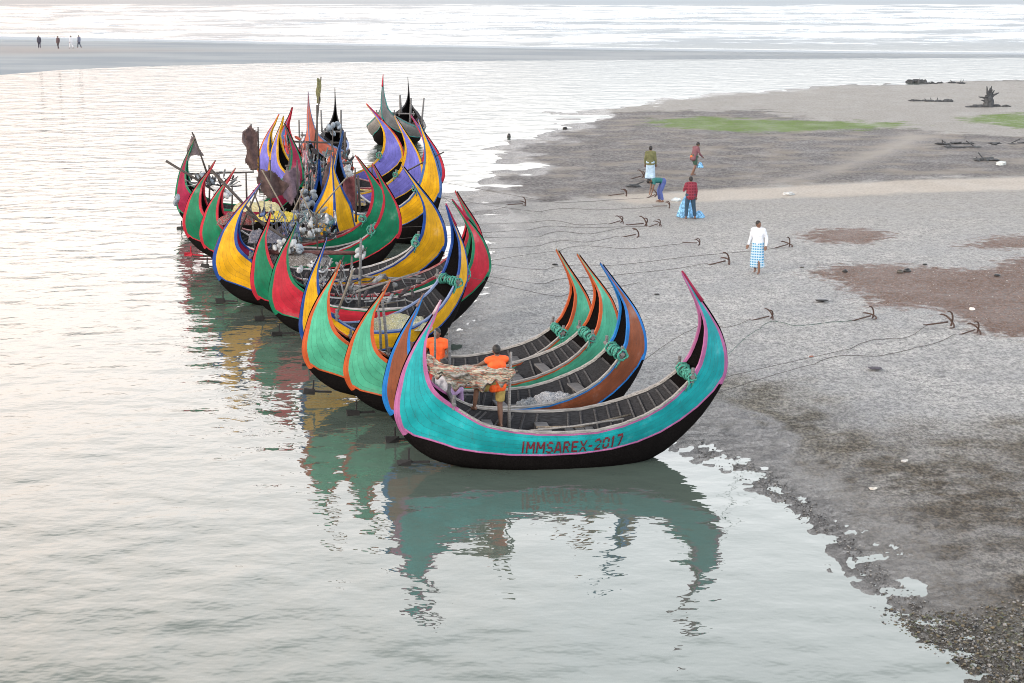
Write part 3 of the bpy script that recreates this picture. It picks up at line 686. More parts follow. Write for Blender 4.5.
net(324,205,60.5,.9,.5,.35,('mixed_teal',((.10,.17,.20),(.30,.30,.30),(.45,.15,.12))),'teal and grey net heap beside the blue-stemmed boat')
net(330,182,66.5,.9,.6,.4,('mixed_red',((.45,.10,.05),(.12,.16,.20),(.6,.5,.45))),'red and dark net heap in the rear lavender boats')
net(287,153,70.3,.45,.4,.3,('orange',((.75,.16,.04),(.6,.3,.1),(.1,.12,.12))),'orange net heap beside the lavender stern')
net(345,203,60.5,.8,.4,.2,('stripe',((.45,.30,.05),(.12,.12,.2),(.5,.5,.5))),'yellow and dark gear heap under the maroon flag')
net(300,262,44.4,.9,.4,.3,('dull',((.13,.12,.11),(.22,.21,.2),(.35,.34,.33))),'dull grey-brown net heap in the green boat behind the red stern')
net(265,240,47.4,.5,.3,.3,('dull_blue',((.10,.11,.15),(.2,.19,.22),(.35,.34,.38))),'dark bluish net heap inside the large yellow boat')
net(310,220,53.5,.8,.4,.25,('dull_teal',((.08,.13,.13),(.2,.22,.22),(.4,.4,.38))),'dark teal net heap in the second dark green boat')
net(236,222,50.9,.6,.35,.25,('red_dark',((.30,.04,.04),(.10,.08,.07),(.35,.33,.3))),'dark red net heap in the nearer dark green boat')
def hung_net(pts,Y,cols,label,seed,dens=.5,depth=.3):
    """open-work net and cord hung over the poles: strands with real gaps"""
    st=random.Random(seed); base=atY(*pts[0],Y); root=empty('hung_net',base); tag(root,label,'net','nets hung up to dry')
    P3=[atY(a,b,Y)-base for a,b in pts]; po=[(p.x,p.z) for p in P3]
    xs=[p[0] for p in po];zs=[p[1] for p in po]; x0,x1,z0,z1=min(xs),max(xs),min(zs),max(zs); W=x1-x0;Hh=z1-z0
    for gi,cl in enumerate(cols):
        g=G(); n=int(40*dens*2/len(cols))
        for k in range(n):   # long drooping strands
            x=st.uniform(x0,x1); z=st.uniform(z0,z1); dx=st.uniform(-.5,.5)*W; dz=st.uniform(-.5,.25)*Hh; y=st.uniform(-depth,depth); sag=st.uniform(.05,.35)*Hh
            pts_=[]
            for i in range(9):
                u=i/8; xx=min(max(x+dx*u,x0),x1); zz=min(max(z+dz*u-sag*math.sin(math.pi*u),z0),z1); 
                pts_.append((xx,y+.12*math.sin(u*5+k),zz))
            g.tube(pts_,st.uniform(.010,.026),5)
        for k in range(int(20*dens*2/len(cols))):   # gathered bundles
            while True:
                x=st.uniform(x0,x1); z=st.uniform(z0,z1)
                if float(sdist(np.array([x]),np.array([z]),po)[0])>-.05: break
            rot=Euler((st.uniform(-1,1),st.uniform(-1,1),st.uniform(0,3))).to_matrix()
            g.ell((x,st.uniform(-depth,depth),z),(st.uniform(.03,.09),st.uniform(.03,.08),st.uniform(.08,.26)),7,6,rot,.12)
        g.build('strands',plain('netting_%d_%d'%(seed,gi),cl,.9,.45,8,.6),root)
TE=(.06,.13,.15);GY=(.20,.21,.22);RD=(.42,.07,.04);PK=(.50,.20,.22);DK=(.04,.035,.04);WT=(.42,.43,.44);BL=(.10,.14,.26)
hung_net([(306,155),(318,150),(332,152),(334,196),(318,205),(305,195)],61.0,[TE,GY,DK,WT],'grey-teal netting hung left of the dark cloth in the middle',21,.9)
hung_net([(283,150),(292,135),(306,140),(308,160),(300,185),(284,175)],68.5,[RD,DK,BL,GY],'red and dark netting behind the long brown cloth',22,.7)
hung_net([(302,158),(322,158),(345,160),(348,176),(325,184),(305,180)],68.5,[PK,DK,GY,BL],'pink and dark netting draped in front of the salmon boat',23,.7)
hung_net([(300,160),(309,158),(312,200),(303,205)],61.8,[PK,RD,WT],'narrow pinkish netting strip between dusky cloth and teal netting',24,.4,.15)
hung_net([(336,150),(352,150),(352,172),(338,172)],67.5,[RD,TE,DK],'red and teal net scraps under the sweep of the blue inner hull',25,.4)
False and hung_net([(290,120),(312,138),(340,141),(330,150),(296,150)],75,[DK,GY],'thin dark cords strung toward the salmon boat',26,.35)
hung_net([(293,215),(330,210),(336,238),(296,238)],50.3,[GY,DK,WT,TE],'grey cords and net ends by the white floats',27,.6)
hung_net([(262,206),(296,222),(300,246),(262,240)],47.8,[DK,GY,BL],'dark cords crowding the middle of the large yellow boat',28,.5)
hung_net([(300,262),(356,258),(356,300),(312,300)],43.4,[GY,DK,WT],'grey net cords inside the red and green boats',29,.5)
hung_net([(186,172),(240,172),(240,186),(190,184)],54.2,[GY,DK],'grey cords slung along the left pole frame',30,.25,.15)
hung_net([(352,276),(420,280),(420,300),(356,298)],41.6,[GY,DK],'loose cords over the short yellow boat',31,.22)
def cloth(name,pts,Y,mat,label,pole=None,cat='flag',seed=0,depth=.25,nm='cloth'):
    """ragged cloth hanging from its pole; pts outline as px"""
    st=random.Random(seed+len(label)); base=atY(*(pole[2:4] if pole else pts[0]),Y); root=empty(name,base); tag(root,label,cat,'dark cloths and marker flags')
    P3=[atY(a,b,Y)-base for a,b in pts]
    xs=[p.x for p in P3];zs=[p.z for p in P3]; x0,x1,z0,z1=min(xs),max(xs),min(zs),max(zs); nx,nz=26,26
    bm_v={};v=[];f=[]
    X,Z=np.meshgrid(np.linspace(x0,x1,nx+1),np.linspace(z0,z1,nz+1),indexing='ij')
    D=sdist(X,Z,[(p.x,p.z) for p in P3])
    ct=0
    for i in range(nx):
        for j in range(nz):
            if D[i:i+2,j:j+2].mean()>-.01:
                q=[]
                for a,b in ((i,j),(i+1,j),(i+1,j+1),(i,j+1)):
                    if (a,b) not in bm_v:
                        bm_v[(a,b)]=len(v); xx,zz=X[a,b],Z[a,b]
                        v.append((xx+.02*math.sin(zz*9),depth*math.sin(xx*4.5+zz*2+seed)*.6+.08*math.sin(xx*13+seed*2+zz*3),zz+.02*math.sin(xx*11)))
                    q.append(bm_v[(a,b)])
                f.append(tuple(q))
    o=link(nm,mesh(nm,v,f),mat,root,True); md=o.modifiers.new('t','SOLIDIFY'); md.thickness=.012
    if pole:
        g=G(); p=atY(pole[0],pole[1],Y)-base; g.tube([p,p*.5+Vector((.02,.01,0)),(0,0,0)],[.028,.033,.04],7); g.build('staff',DARKPOLE,root,True)
BRN=plain('dark_brown_cloth',(.075,.045,.042),.9,.35,5,.4); MAR=plain('maroon_cloth',(.13,.04,.045),.9,.35,5,.4); GRB=plain('grey_brown_cloth',(.20,.155,.155),.9,.3,5,.4); PUR=plain('dusky_purple_cloth',(.14,.095,.12),.9,.3,5,.4)
cloth('marker_flag',[(191,136),(198,148),(202,156),(190,155),(188,160),(187,150),(189,142)],61.2,GRB,'ragged grey-brown flag on a leaning staff above the crimson stern',(192,132,209,180),seed=1)
cloth('marker_flag',[(251,126),(258,133),(258,168),(250,171),(245,163),(246,152),(248,142),(244,133)],66.6,BRN,'long dark brown cloth hanging beside the first lavender stern',(258,127,259,190),seed=2)
cloth('hung_cloth',[(243,132),(251,125),(252,140),(247,147),(243,142)],67.0,GRB,'grey-brown flag fluttering left of the long dark brown cloth',(251,124,253,170),seed=3)
cloth('hung_cloth',[(260,169),(270,171),(286,183),(288,186),(281,195),(272,199),(264,193),(258,182)],57.5,BRN,'dark brown cloth draped over the poles above the yellow net rolls',(270,160,271,212),seed=4)
cloth('hung_cloth',[(286,172),(296,166),(300,176),(297,195),(291,205),(284,196),(282,184)],58.5,PUR,'dusky purple cloth hanging right of the draped brown one',(297,160,297,210),seed=5)
cloth('marker_flag',[(343,181),(354,175),(357,200),(356,210),(348,207),(344,196)],58.4,MAR,'maroon flag hanging to the right of the blue-stemmed yellow boat',(355,168,356,222),seed=6)
cloth('marker_flag',[(324,172),(330,162),(333,163),(333,196),(323,200),(321,190)],58.7,BRN,'dark brown cloth hanging to the left of the blue-stemmed yellow boat',(331,150,331,215),seed=7)
cloth('marker_flag',[(329,158),(333,152),(334,176),(327,184),(324,178)],59.6,plain('rust_red_cloth',(.42,.10,.05),.9,.3),'rust red rag tied above the dark brown cloth in the middle',(333,148,333,190),seed=8)
cloth('marker_flag',[(318,78),(321,79),(321,92),(319,104),(316,104),(316,92)],74,plain('olive_cloth',(.15,.15,.07),.9,.3),'narrow olive flag furled at the top of a tall staff',(321,77,314,150),seed=9)
cloth('marker_flag',[(303,150),(307,152),(309,170),(307,185),(302,178)],62.5,plain('faded_pink_cloth',(.50,.22,.25),.9,.3),'faded pink cloth strung up amid the rear nets',(308,142,308,195),seed=10)
# ------------------------------------------------------------------ anchors and mooring ropes
RUST=plain('rusted_iron',(.075,.045,.035),.8,.4,20)
ANCH={}
def anchor(k,px,py,rz,s,label):
    p=ground(px,py); rz+=random.uniform(-.55,.35); s*=.95; o=empty('grapnel_anchor',p,rz); o.rotation_euler=(random.uniform(-.5,.5),random.uniform(-.15,.1),rz); tag(o,label,'anchor','grapnel anchors dug into the sand'); o.scale=(s,s,s)
    g=G(); tilt=.28; d=Vector((math.cos(tilt),0,math.sin(tilt))); base=Vector((0,0,.12)); 
    g.tube([base,base-d*.35*0+Vector((-.75,0,-.08))],[.026,.022],8); g.build('shank',RUST,o,True)
    for j in range(4):
        a=j*math.pi/2+.5+random.uniform(-.2,.2); pts=[]
        for u in range(7):
            th_=u/6*1.9; r=.34*math.sin(th_); ax=-.0+.22*(1-math.cos(th_))-.04
            pts.append(base+Vector((.10-ax*.9,math.cos(a)*r,math.sin(a)*r*1.05)))
        g=G(); g.tube(pts,[.030,.030,.029,.028,.026,.023,.008],7)
        g.build('fluke',RUST,o,True)
    g=G(); g.tube([base+Vector((-.77+.05*math.cos(t_*math.pi/4),.05*math.sin(t_*math.pi/4),-.07)) for t_ in range(9)],.011,5); g.build('ring',RUST,o,True)
    ANCH[k]=p+Vector((-.77*math.cos(rz)*s,-.77*math.sin(rz)*s,.02)); return o
anchor('a14',948,326,.25,.95,'rusty anchor at the lower edge of the brown shell patch, with one arm upright')
anchor('a15',975,333,.2,.8,'rusty anchor farthest right, half sunk in the shell patch edge')
anchor('a13',871,319,.1,.8,'rusty anchor left of the shell patch on a green-stained rope')
anchor('a12',769,319,.5,.75,'rusty anchor lying alone between the turquoise bow tip and the shell patch')
anchor('a10',726,264,.4,.95,'rusty anchor on the pale sand left of the man in a white shirt')
anchor('a11',788,247,.35,.8,'rusty anchor just right of the man in a white shirt')
anchor('a6',697,245,.2,.7,'small rusty anchor on bare sand below the man with the blue net bag')
anchor('a5',636,237,.3,.85,'rusty anchor nearest the viewer in the cluster of four')
anchor('a3',643,226,.5,.95,'largest rusty anchor, in the middle of the cluster of four')
anchor('a4',658,226,.6,.75,'rusty anchor at the right end of the cluster of four')
anchor('a2',620,223,.3,.8,'rusty anchor at the left end of the cluster of four')
anchor('a7',667,208,.3,.8,'rusty anchor between the bending man and the blue net bag')
anchor('a8',655,197,.4,1.0,'rusty anchor being lifted by the bending man')
anchor('a1',523,206,.3,.9,'rusty anchor lying apart on the left near the streaky shallows')
anchor('a9',624,196,.2,.9,'low rusty anchor left of the bending man')
anchor('a16',641,178,.5,1.0,'rusty anchor lying beside the man in an olive shirt')
def rope(a,mid,b,label,r=.0065,col=ROPED):
    """a, b world points; mid: list of ground pixels"""
    pts=[Vector(a)]+[ground(*m)+Vector((0,0,.015)) for m in mid]+[Vector(b)]
    P_=np.array([tuple(p) for p in pts]); out=catmull(P_,14); g=G(); q=[]
    n=len(out)
    for i,p in enumerate(out):
        x,y,z=p
        if 0<i<n-1:
            y+=.025*math.sin(i*.37)+.012*math.sin(i*1.7)
            z=max(z,th(x,y)+.012)
        q.append((x,y,z))
    g.tube(q,r,5); o=g.build('mooring_rope',col,None,True); tag(o,label,'rope','mooring ropes running to the anchors'); return o
def bow(k,i=None,side=-1,v=.3):
    b=BT[k]; bpy.context.view_layer.update(); return b['root'].matrix_world@b['wp'](ST[i or I1][0]+.02,0,ST[i or I1][1])
GR=plain('green_stained_rope',(.035,.10,.075),.9,.3,30)
rope(bow('B1',I1+1),[(850,349),(905,338)],ANCH['a14'],'dark rope from the turquoise bow to the anchor with the upright arm')
rope(bow('B1',I1-1),[(815,364),(880,356),(930,345)],ANCH['a15'],'dark rope from the turquoise bow to the anchor farthest right')
rope(bow('B1',I1+5),[(760,329),(800,326),(840,322)],ANCH['a13'],'green-stained rope passing above the turquoise bow to the anchor left of the shell patch',col=GR)
rope(bow('B2',I1),[(690,331),(730,327)],ANCH['a12'],'thin rope from the brown boat to the lone anchor right of the turquoise tip')
rope(bow('B6',I1),[(545,284),(600,277),(660,271)],ANCH['a10']+Vector((.1,.1,0)),'long rope from the red bow sagging towards the anchor left of the white-shirted man')
rope(bow('B7',I1),[(545,270),(620,265),(700,256),(745,252)],ANCH['a11'],'long rope from the red-edged green bow to the anchor right of the white-shirted man')
rope(bow('B6',I1+4),[(560,251),(630,249)],ANCH['a6'],'straight rope from the red bow to the small anchor on bare sand')
rope(bow('B5',I1+2),[(560,297),(600,290)],ground(640,283),'rope end trailing over the sand from the short yellow boat')
rope(bow('B8',I1),[(540,246),(590,242)],ANCH['a5'],'rope from the large yellow bow to the nearest anchor of the cluster')
rope(bow('B8',I1+3),[(540,237),(590,234)],ANCH['a3'],'rope from the large yellow bow to the largest anchor of the cluster')
rope(bow('B9',I1),[(530,230),(590,228)],ANCH['a4'],'rope from the nearer dark green boat to the right anchor of the cluster')
rope(bow('B10',I1),[(530,223),(580,225)],ANCH['a2'],'rope from the farther dark green boat to the left anchor of the cluster')
rope(bow('Y2',I1),[(540,212),(600,210)],ANCH['a7'],'rope from the tall yellow boat to the anchor near the blue net bag')
rope(bow('BR',I1),[(560,203),(600,201)],ANCH['a8'],'rope from the blue and red boat to the bending man')
rope(bow('P2',I1),[(470,213),(495,210)],ANCH['a1'],'short rope from a lavender bow to the anchor by the shallows')
# ------------------------------------------------------------------ people
SKIN=plain('brown_skin',(.16,.085,.055),.6,.1,20,.05); HAIR=plain('black_hair',(.012,.011,.011),.6,.2,40)
def fab(name,c): return plain('cloth_'+name,c,.85,.16,9,.5)
def check(name,c1,c2,sc=16):
    if name in MATS: return MATS[name]
    t=NT(name); tc=t.n('ShaderNodeTexCoord'); s=t.n('ShaderNodeSeparateXYZ'); t.l(tc.outputs['Object'],s.inputs[0])
    a=t.ramp(t.math('ABSOLUTE',t.math('SUBTRACT',t.math('FRACT',t.math('MULTIPLY',s.outputs['Z'],sc*.55)),.5)),.24,.3)
    b=t.ramp(t.math('ABSOLUTE',t.math('SUBTRACT',t.math('FRACT',t.math('MULTIPLY',s.outputs['X'],sc*.6)),.5)),.26,.32)
    m=t.out(t.mix(t.math('MAXIMUM',a,t.math('MULTIPLY',b,.8)),c1,c2),.85,t.bump(t.noise(14,3),.4,.02)); MATS[name]=m; return m
def fuse(g,name,mat,parent,vox,smooth=3):
    me=mesh(name,g.v,g.f); o=bpy.data.objects.new(name,me); C.objects.link(o)
    m=o.modifiers.new('r','REMESH'); m.mode='VOXEL'; m.voxel_size=vox; m.use_smooth_shade=True
    if smooth: s=o.modifiers.new('s','SMOOTH'); s.iterations=smooth; s.factor=.5
    bpy.context.view_layer.update(); me2=bpy.data.meshes.new_from_object(o.evaluated_get(bpy.context.evaluated_depsgraph_get()))
    bpy.data.objects.remove(o); me2.name=name; o=link(name,me2,None,parent); me2.materials.clear(); me2.materials.append(mat); me2.shade_smooth(); return o
def limb(g,pts,rs,n=12):
    """tapered closed limb with round ends"""
    pts=[Vector(p) for p in pts]
    d0=(pts[0]-pts[1]).normalized(); d1=(pts[-1]-pts[-2]).normalized()
    P_=[pts[0]+d0*rs[0]*.9,pts[0]+d0*rs[0]*.6]+pts+[pts[-1]+d1*rs[-1]*.6,pts[-1]+d1*rs[-1]*.9]
    g.tube(P_,[rs[0]*.35,rs[0]*.8]+list(rs)+[rs[-1]*.8,rs[-1]*.35],n)
BASE=dict(pel=(0,0,.93),waist=(0,0,1.06),chest=(0,.0,1.28),neck=(0,0,1.44),head=(0,.02,1.565),
 sl=(-.18,0,1.38),el=(-.235,-.01,1.10),wl=(-.24,.06,.86),sr=(.18,0,1.38),er=(.235,-.01,1.10),wr=(.24,.06,.86),
 hl=(-.09,0,.90),kl=(-.10,.02,.49),al=(-.10,-.01,.08),hr=(.09,0,.90),kr=(.10,.02,.49),ar=(.10,-.01,.08))
def person(loc,rz,label,pose,shirt,lower,style='trousers',scale=1.0,vox=.014,hairm=HAIR,sleeve='short',fwd=(0,1),hat=None,group='people on the shore and boats',sitting=False):
    J={k:Vector(v) for k,v in BASE.items()}
    for k,v in pose.items():
        if k in J: J[k]=Vector(v)
    root=empty('person',loc,rz); root.scale=(scale,)*3; tag(root,label,'person',group)
    near=vox<.02
    g=G()
    spine=[J['pel'],J['waist'],J['chest'],J['neck']]
    def torso(g,e):
        # wide elliptical trunk out of several columns
        ax=(J['sr']-J['sl']).normalized()
        for o_,r in ((-.07,.095),(0,.11),(.07,.095)):
            limb(g,[J['pel']+ax*o_*1.0,J['waist']+ax*o_*.9,J['chest']+ax*o_*1.15],[r+e,r-.008+e,r+e])
        limb(g,[J['sl'],(J['sl']+J['sr'])/2+Vector((0,0,.015)),J['sr']],[.058+e,.078+e,.058+e])
        limb(g,[J['chest'],(J['sl']+J['sr'])/2],[.115+e,.08+e])
    torso(g,0)
    limb(g,[(J['sl']+J['sr'])/2,J['neck'],J['head']-(J['head']-J['neck']).normalized()*.03],[.062,.052,.05])
    hd=J['head']; up=(J['head']-J['neck']).normalized(); f3=Vector(pose.get('face',(0,1,0))).normalized(); f3=(f3-up*f3.dot(up)).normalized(); sd_=f3.cross(up).normalized()
    HM=Matrix((sd_,f3,up)).transposed()
    g.ell(hd+up*.012,(.074,.092,.098),16,12,HM); g.ell(hd+f3*.028-up*.062,(.05,.055,.05),12,8,HM)
    g.ell(hd+f3*.096-up*.018,(.013,.02,.02),8,6,HM)
    for s in(-1,1): g.ell(hd+sd_*s*.076-up*.012,(.011,.02,.03),8,6,HM)
    g.ell(hd+f3*.084-up*.062,(.024,.01,.008),8,6,HM)
    for s,k in (('l',-1),('r',1)):
        limb(g,[J['s'+s],J['s'+s].lerp(J['e'+s],.5),J['e'+s],J['e'+s].lerp(J['w'+s],.4),J['w'+s]],[.05,.045,.038,.036,.025])
        wv=J['w'+s]; d=(J['w'+s]-J['e'+s]).normalized(); sdv=d.cross(Vector((0,1,0)) if abs(d.y)<.8 else Vector((0,0,1))).normalized(); nrm=sdv.cross(d)
        limb(g,[wv,wv+d*.045+sdv*.012,wv+d*.085+sdv*.008],[.022,.030,.026]); limb(g,[wv,wv+d*.045-sdv*.016,wv+d*.085-sdv*.016],[.022,.026,.024])
        if near:
            for q_,ln in ((-.033,.062),(-.011,.078),(.011,.082),(.033,.072)):
                b0=wv+d*.09+sdv*q_; limb(g,[b0,b0+d*ln*.5+nrm*.012,b0+d*ln*.85+nrm*.035],[.0105,.010,.008],8)
            b0=wv+d*.03+sdv*.03; limb(g,[b0,b0+sdv*.028+d*.025+nrm*.01,b0+sdv*.034+d*.055+nrm*.022],[.013,.012,.009],8)
        h=J['h'+s];kn=J['k'+s];an=J['a'+s]
        limb(g,[h,h.lerp(kn,.4),kn],[.088,.078,.055]); limb(g,[kn,kn.lerp(an,.35),an],[.054,.055,.036])
        ft=Vector(pose.get('f'+s,(0,1,0))).normalized()
        limb(g,[an+Vector((0,0,-.035))-ft*.03,an+Vector((0,0,-.045))+ft*.09,an+Vector((0,0,-.055))+ft*.165],[.036,.034,.022])
    fuse(g,'body',SKIN,root,vox)
    # eyes
    if near:
        for s in(-1,1):
            g=G(); g.ell(hd+f3*.083+sd_*s*.03+up*.0,(.011,.008,.007),8,6,HM); g.build('eye',plain('dark_eye',(.02,.015,.012),.3,.1),root,True)
    # hair
    g=G(); g.ell(hd+up*.03-f3*.014,(.083,.095,.094),16,12,HM); g.ell(hd-f3*.045-up*.01,(.072,.055,.075),12,8,HM)
    if hat is None: fuse(g,'hair',hairm,root,max(vox*.8,.01),2)
    else: fuse(g,'cap',hat,root,max(vox*.8,.01),2)
    # shirt
    g=G(); torso(g,.016)
    if pose.get('tail',True): 
        dn=(J['pel']-J['waist']).normalized(); 
        ax=(J['sr']-J['sl']).normalized()
        for o_ in(-.075,0,.075): limb(g,[J['waist']+ax*o_,J['pel']+ax*o_+dn*.07],[.108,.122])
    for s in 'lr':
        if sleeve=='long': limb(g,[J['s'+s],J['s'+s].lerp(J['e'+s],.5),J['e'+s],J['e'+s].lerp(J['w'+s],.9)],[.066,.06,.052,.042])
        elif sleeve=='short': g.tube([J['s'+s]+(J['s'+s]-J['e'+s])*.12,J['s'+s],J['s'+s].lerp(J['e'+s],.55)],[.04,.068,.066],12)
        else: g.ell(J['s'+s],(.062,.062,.06),10,8)
    fuse(g,'shirt',shirt,root,vox*1.1,3)
    # lower garment
    g=G(); ax=(J['hr']-J['hl']).normalized()
    limb(g,[J['hl']+Vector((0,0,.06)),J['hr']+Vector((0,0,.06))],[.115,.115])
    for o_ in(-.06,.06): limb(g,[J['pel']+ax*o_+Vector((0,0,.07)),J['pel']+ax*o_-Vector((0,0,.05))],[.105,.115])
    if style=='lungi' and not sitting:
        c0=(J['hl']+J['hr'])/2; c1=(J['al']+J['ar'])/2+Vector((0,0,.12)); kk=(J['kl']+J['kr'])/2
        for o_ in(-.07,0,.07):
            g.tube([c0+ax*o_+Vector((0,0,.05)),kk.lerp(c0,.0)+ax*o_*1.3,c1+ax*o_*1.5],[.12,.125,.135],14)
    elif style in('shorts','trousers','lungi'):
        for s in 'lr':
            h=J['h'+s];kn=J['k'+s];an=J['a'+s]
            if style=='shorts': g.tube([h+Vector((0,0,.05)),h.lerp(kn,.4),h.lerp(kn,.85)],[.09,.105,.09],12)
            else:
                g.tube([h+Vector((0,0,.04)),h.lerp(kn,.4),kn,kn.lerp(an,.5),kn.lerp(an,.93)],[.09,.098,.078,.072,.066],12); g.ell(kn,(.078,.078,.078),10,8)
    fuse(g,{'lungi':'lungi','shorts':'shorts','trousers':'trousers'}[style],lower,root,vox*1.1,3)
    return root
# --- on the sand
def foot(px,py): return ground(px,py)
person(foot(757,273),R(158),'man in a white shirt and blue checked lungi standing on the pale sand',
  dict(el=(-.27,-.03,1.12),wl=(-.27,.06,.89),er=(.25,-.06,1.12),wr=(.30,.04,.90),kl=(-.08,.10,.48),al=(-.09,.14,.08),kr=(.09,-.02,.49),ar=(.09,-.12,.09),face=(-.8,.6,0)),
  fab('white',(.62,.66,.72)),check('blue_check',(.03,.22,.42),(.42,.54,.62),22),'lungi',1.0,sleeve='long')
person(foot(690,219),R(8),'man in a maroon checked shirt and dark trousers beside a blue net bag',
  dict(wl=(-.20,.20,1.15),el=(-.27,.02,1.12),hl=(-.1,0,.9),kl=(-.14,.02,.49),al=(-.17,-.02,.08),kr=(.15,.04,.49),ar=(.2,0,.08)),
  check('maroon_check',(.13,.008,.022),(.22,.03,.05)),fab('navy',(.02,.05,.085)),'trousers',1.0,sleeve='long')
person(foot(660,202),R(100),'man in a teal shirt bending down over an anchor, rear raised',
  dict(pel=(0,-.12,.86),waist=(0,.0,.93),chest=(0,.22,.93),neck=(0,.38,.92),head=(0,.49,.90),face=(0,.5,-1),
   sl=(-.18,.30,.92),sr=(.18,.30,.92),el=(-.2,.36,.66),er=(.2,.36,.66),wl=(-.12,.40,.42),wr=(.12,.42,.42),
   hl=(-.1,-.12,.83),hr=(.1,-.12,.83),kl=(-.12,.02,.46),kr=(.12,.05,.46),al=(-.12,-.08,.08),ar=(.12,-.02,.08),tail=False),
  fab('teal',(.015,.13,.13)),fab('blue_violet',(.06,.09,.26)),'trousers',1.0,sleeve='short')
person(foot(650,183.5),R(-10),'man in an olive shirt walking away with a pale blue cloth at his waist',
  dict(kl=(-.09,.10,.49),al=(-.1,.05,.08),kr=(.1,-.02,.49),ar=(.1,-.15,.1)),
  fab('olive',(.12,.125,.055)),fab('pale_blue',(.35,.48,.60)),'lungi',1.05,sleeve='long',vox=.016)
person(foot(694,176),R(-60),'man in a dull maroon shirt and orange waistcloth walking with a light blue bag',
  dict(pel=(0,-.06,.92),chest=(0,.06,1.26),waist=(0,0,1.06),neck=(0,.14,1.41),head=(0,.2,1.52),sl=(-.18,.08,1.36),sr=(.18,.08,1.36),
   kl=(-.1,.16,.5),al=(-.1,.02,.12),kr=(.1,.0,.5),ar=(.1,-.22,.12),el=(-.22,.14,1.1),wl=(-.2,.3,.94),er=(.22,.14,1.1),wr=(.2,.32,.94)),
  fab('dull_maroon',(.16,.07,.085)),fab('dark_green',(.03,.07,.05)),'shorts',1.0,sleeve='long',vox=.016)
g=G(); c=foot(694,176); g.ell(c+Vector((-.05,0,.95)),(.17,.15,.09),12,8); 
wrap=fuse(g,'waistcloth',fab('orange',(.7,.16,.03)),None,.02); wrap.parent=[o for o in C.objects if o.name.startswith('person')][-1]; 
bpy.context.view_layer.update(); wrap.matrix_parent_inverse=wrap.parent.matrix_world.inverted()
def bag(c,r,label,nm='net_bag',col=(.16,.42,.72),cat='bag'):
    v=[];f=[];n=28;m=14;c=Vector(c)
    for i in range(m+1):
        h=i/m; rad=(1-h)**.6*(.95 if h>.05 else .9)+.10
        for j in range(n):
            a=2*math.pi*j/n; k=1+.16*math.sin(a*5+h*2)+.07*math.sin(a*11+h*6)
            v.append(Vector((math.cos(a)*rad*k*r[0],math.sin(a)*rad*k*r[1],h*r[2])))
    f=[(i*n+j,i*n+(j+1)%n,(i+1)*n+(j+1)%n,(i+1)*n+j) for i in range(m) for j in range(n)]+[tuple(range(n-1,-1,-1)),tuple(m*n+j for j in range(n))]
    t=NT('blue_netting'+label[:6]); fcol=t.mix(t.ramp(t.noise(12,4),.4,.65),tuple(q*.6 for q in col),tuple(min(1,q*1.3+.1) for q in col)); mt=t.out(fcol,.8,t.bump(t.noise(60,2),.8,.02))
    o=link(nm,mesh(nm,v,f),mt,None,True); o.location=c; tag(o,label,cat); return o
bag(foot(686,217),(.32,.25,.85),'big light blue net bag standing behind the man in maroon')
bag(foot(698,218)+Vector((.05,.1,0)),(.22,.18,.28),'low light blue heap of netting right of the big blue bag')
bag(foot(694,176)+Vector((.28,-.05,.42)),(.15,.14,.26),'light blue plastic bag carried by the walking man','plastic_bag')
# --- far walkers on the bar
for px,py,rz,lab,sh,lo,st in ((39.5,48.5,.3,'far walker dressed in dark clothes, leftmost on the sandbar',(.05,.05,.07),(.04,.04,.06),'trousers'),
  (58.5,49,2.8,'far walker in dark clothes holding a bag, second from left on the sandbar',(.07,.045,.05),(.05,.04,.045),'trousers'),
  (71.5,48.5,1.2,'far walker dressed all in white on the sandbar',(.6,.6,.62),(.6,.6,.62),'trousers'),
  (79.5,48,1.0,'far walker in a grey shirt striding, rightmost on the sandbar',(.14,.15,.20),(.05,.055,.08),'trousers')):
    person(foot(px,py),rz,lab,dict(kl=(-.09,.16,.5),al=(-.1,.22,.09),kr=(.1,.02,.5),ar=(.1,-.25,.1)),fab('f%d'%int(px),sh),fab('g%d'%int(px),lo),st,1.05,vox=.03,sleeve='long',group='people walking on the far sandbar')
# --- in the boats
OR=plain('orange_vest_cloth',(.85,.11,.015),.7,.15,9,.4)
def feetz(px,py,Y):
    return atY(px,py,Y)
p=feetz(497,427,30.75)
person(p,R(18),'man in an orange vest with one knee raised, holding the net in the turquoise boat',
  dict(hl=(-.09,0,.86),pel=(0,0,.90),kl=(-.38,.12,.80),al=(-.40,.22,.40),fl=(-.5,.8,0),hr=(.08,0,.88),kr=(.07,.03,.47),ar=(.07,-.02,.07),
    sl=(-.18,.03,1.37),sr=(.18,.0,1.38),el=(-.33,.22,1.22),wl=(-.45,.40,1.18),er=(.28,.2,1.25),wr=(.18,.42,1.26),head=(.0,.03,1.56)),
  OR,fab('mustard',(.32,.24,.07)),'shorts',1.0,sleeve='none',vox=.012,group='people working in the boats')
p=feetz(438,402,33.0)
person(p,R(170),'man in an orange shirt standing behind the stern of the turquoise boat',
  dict(el=(-.28,.05,1.12),wl=(-.2,.24,1.05),er=(.28,.05,1.12),wr=(.2,.24,1.05)),
  OR,fab('red',(.42,.03,.03)),'trousers',.96,vox=.012,group='people working in the boats')
p=feetz(442,414,31.9)
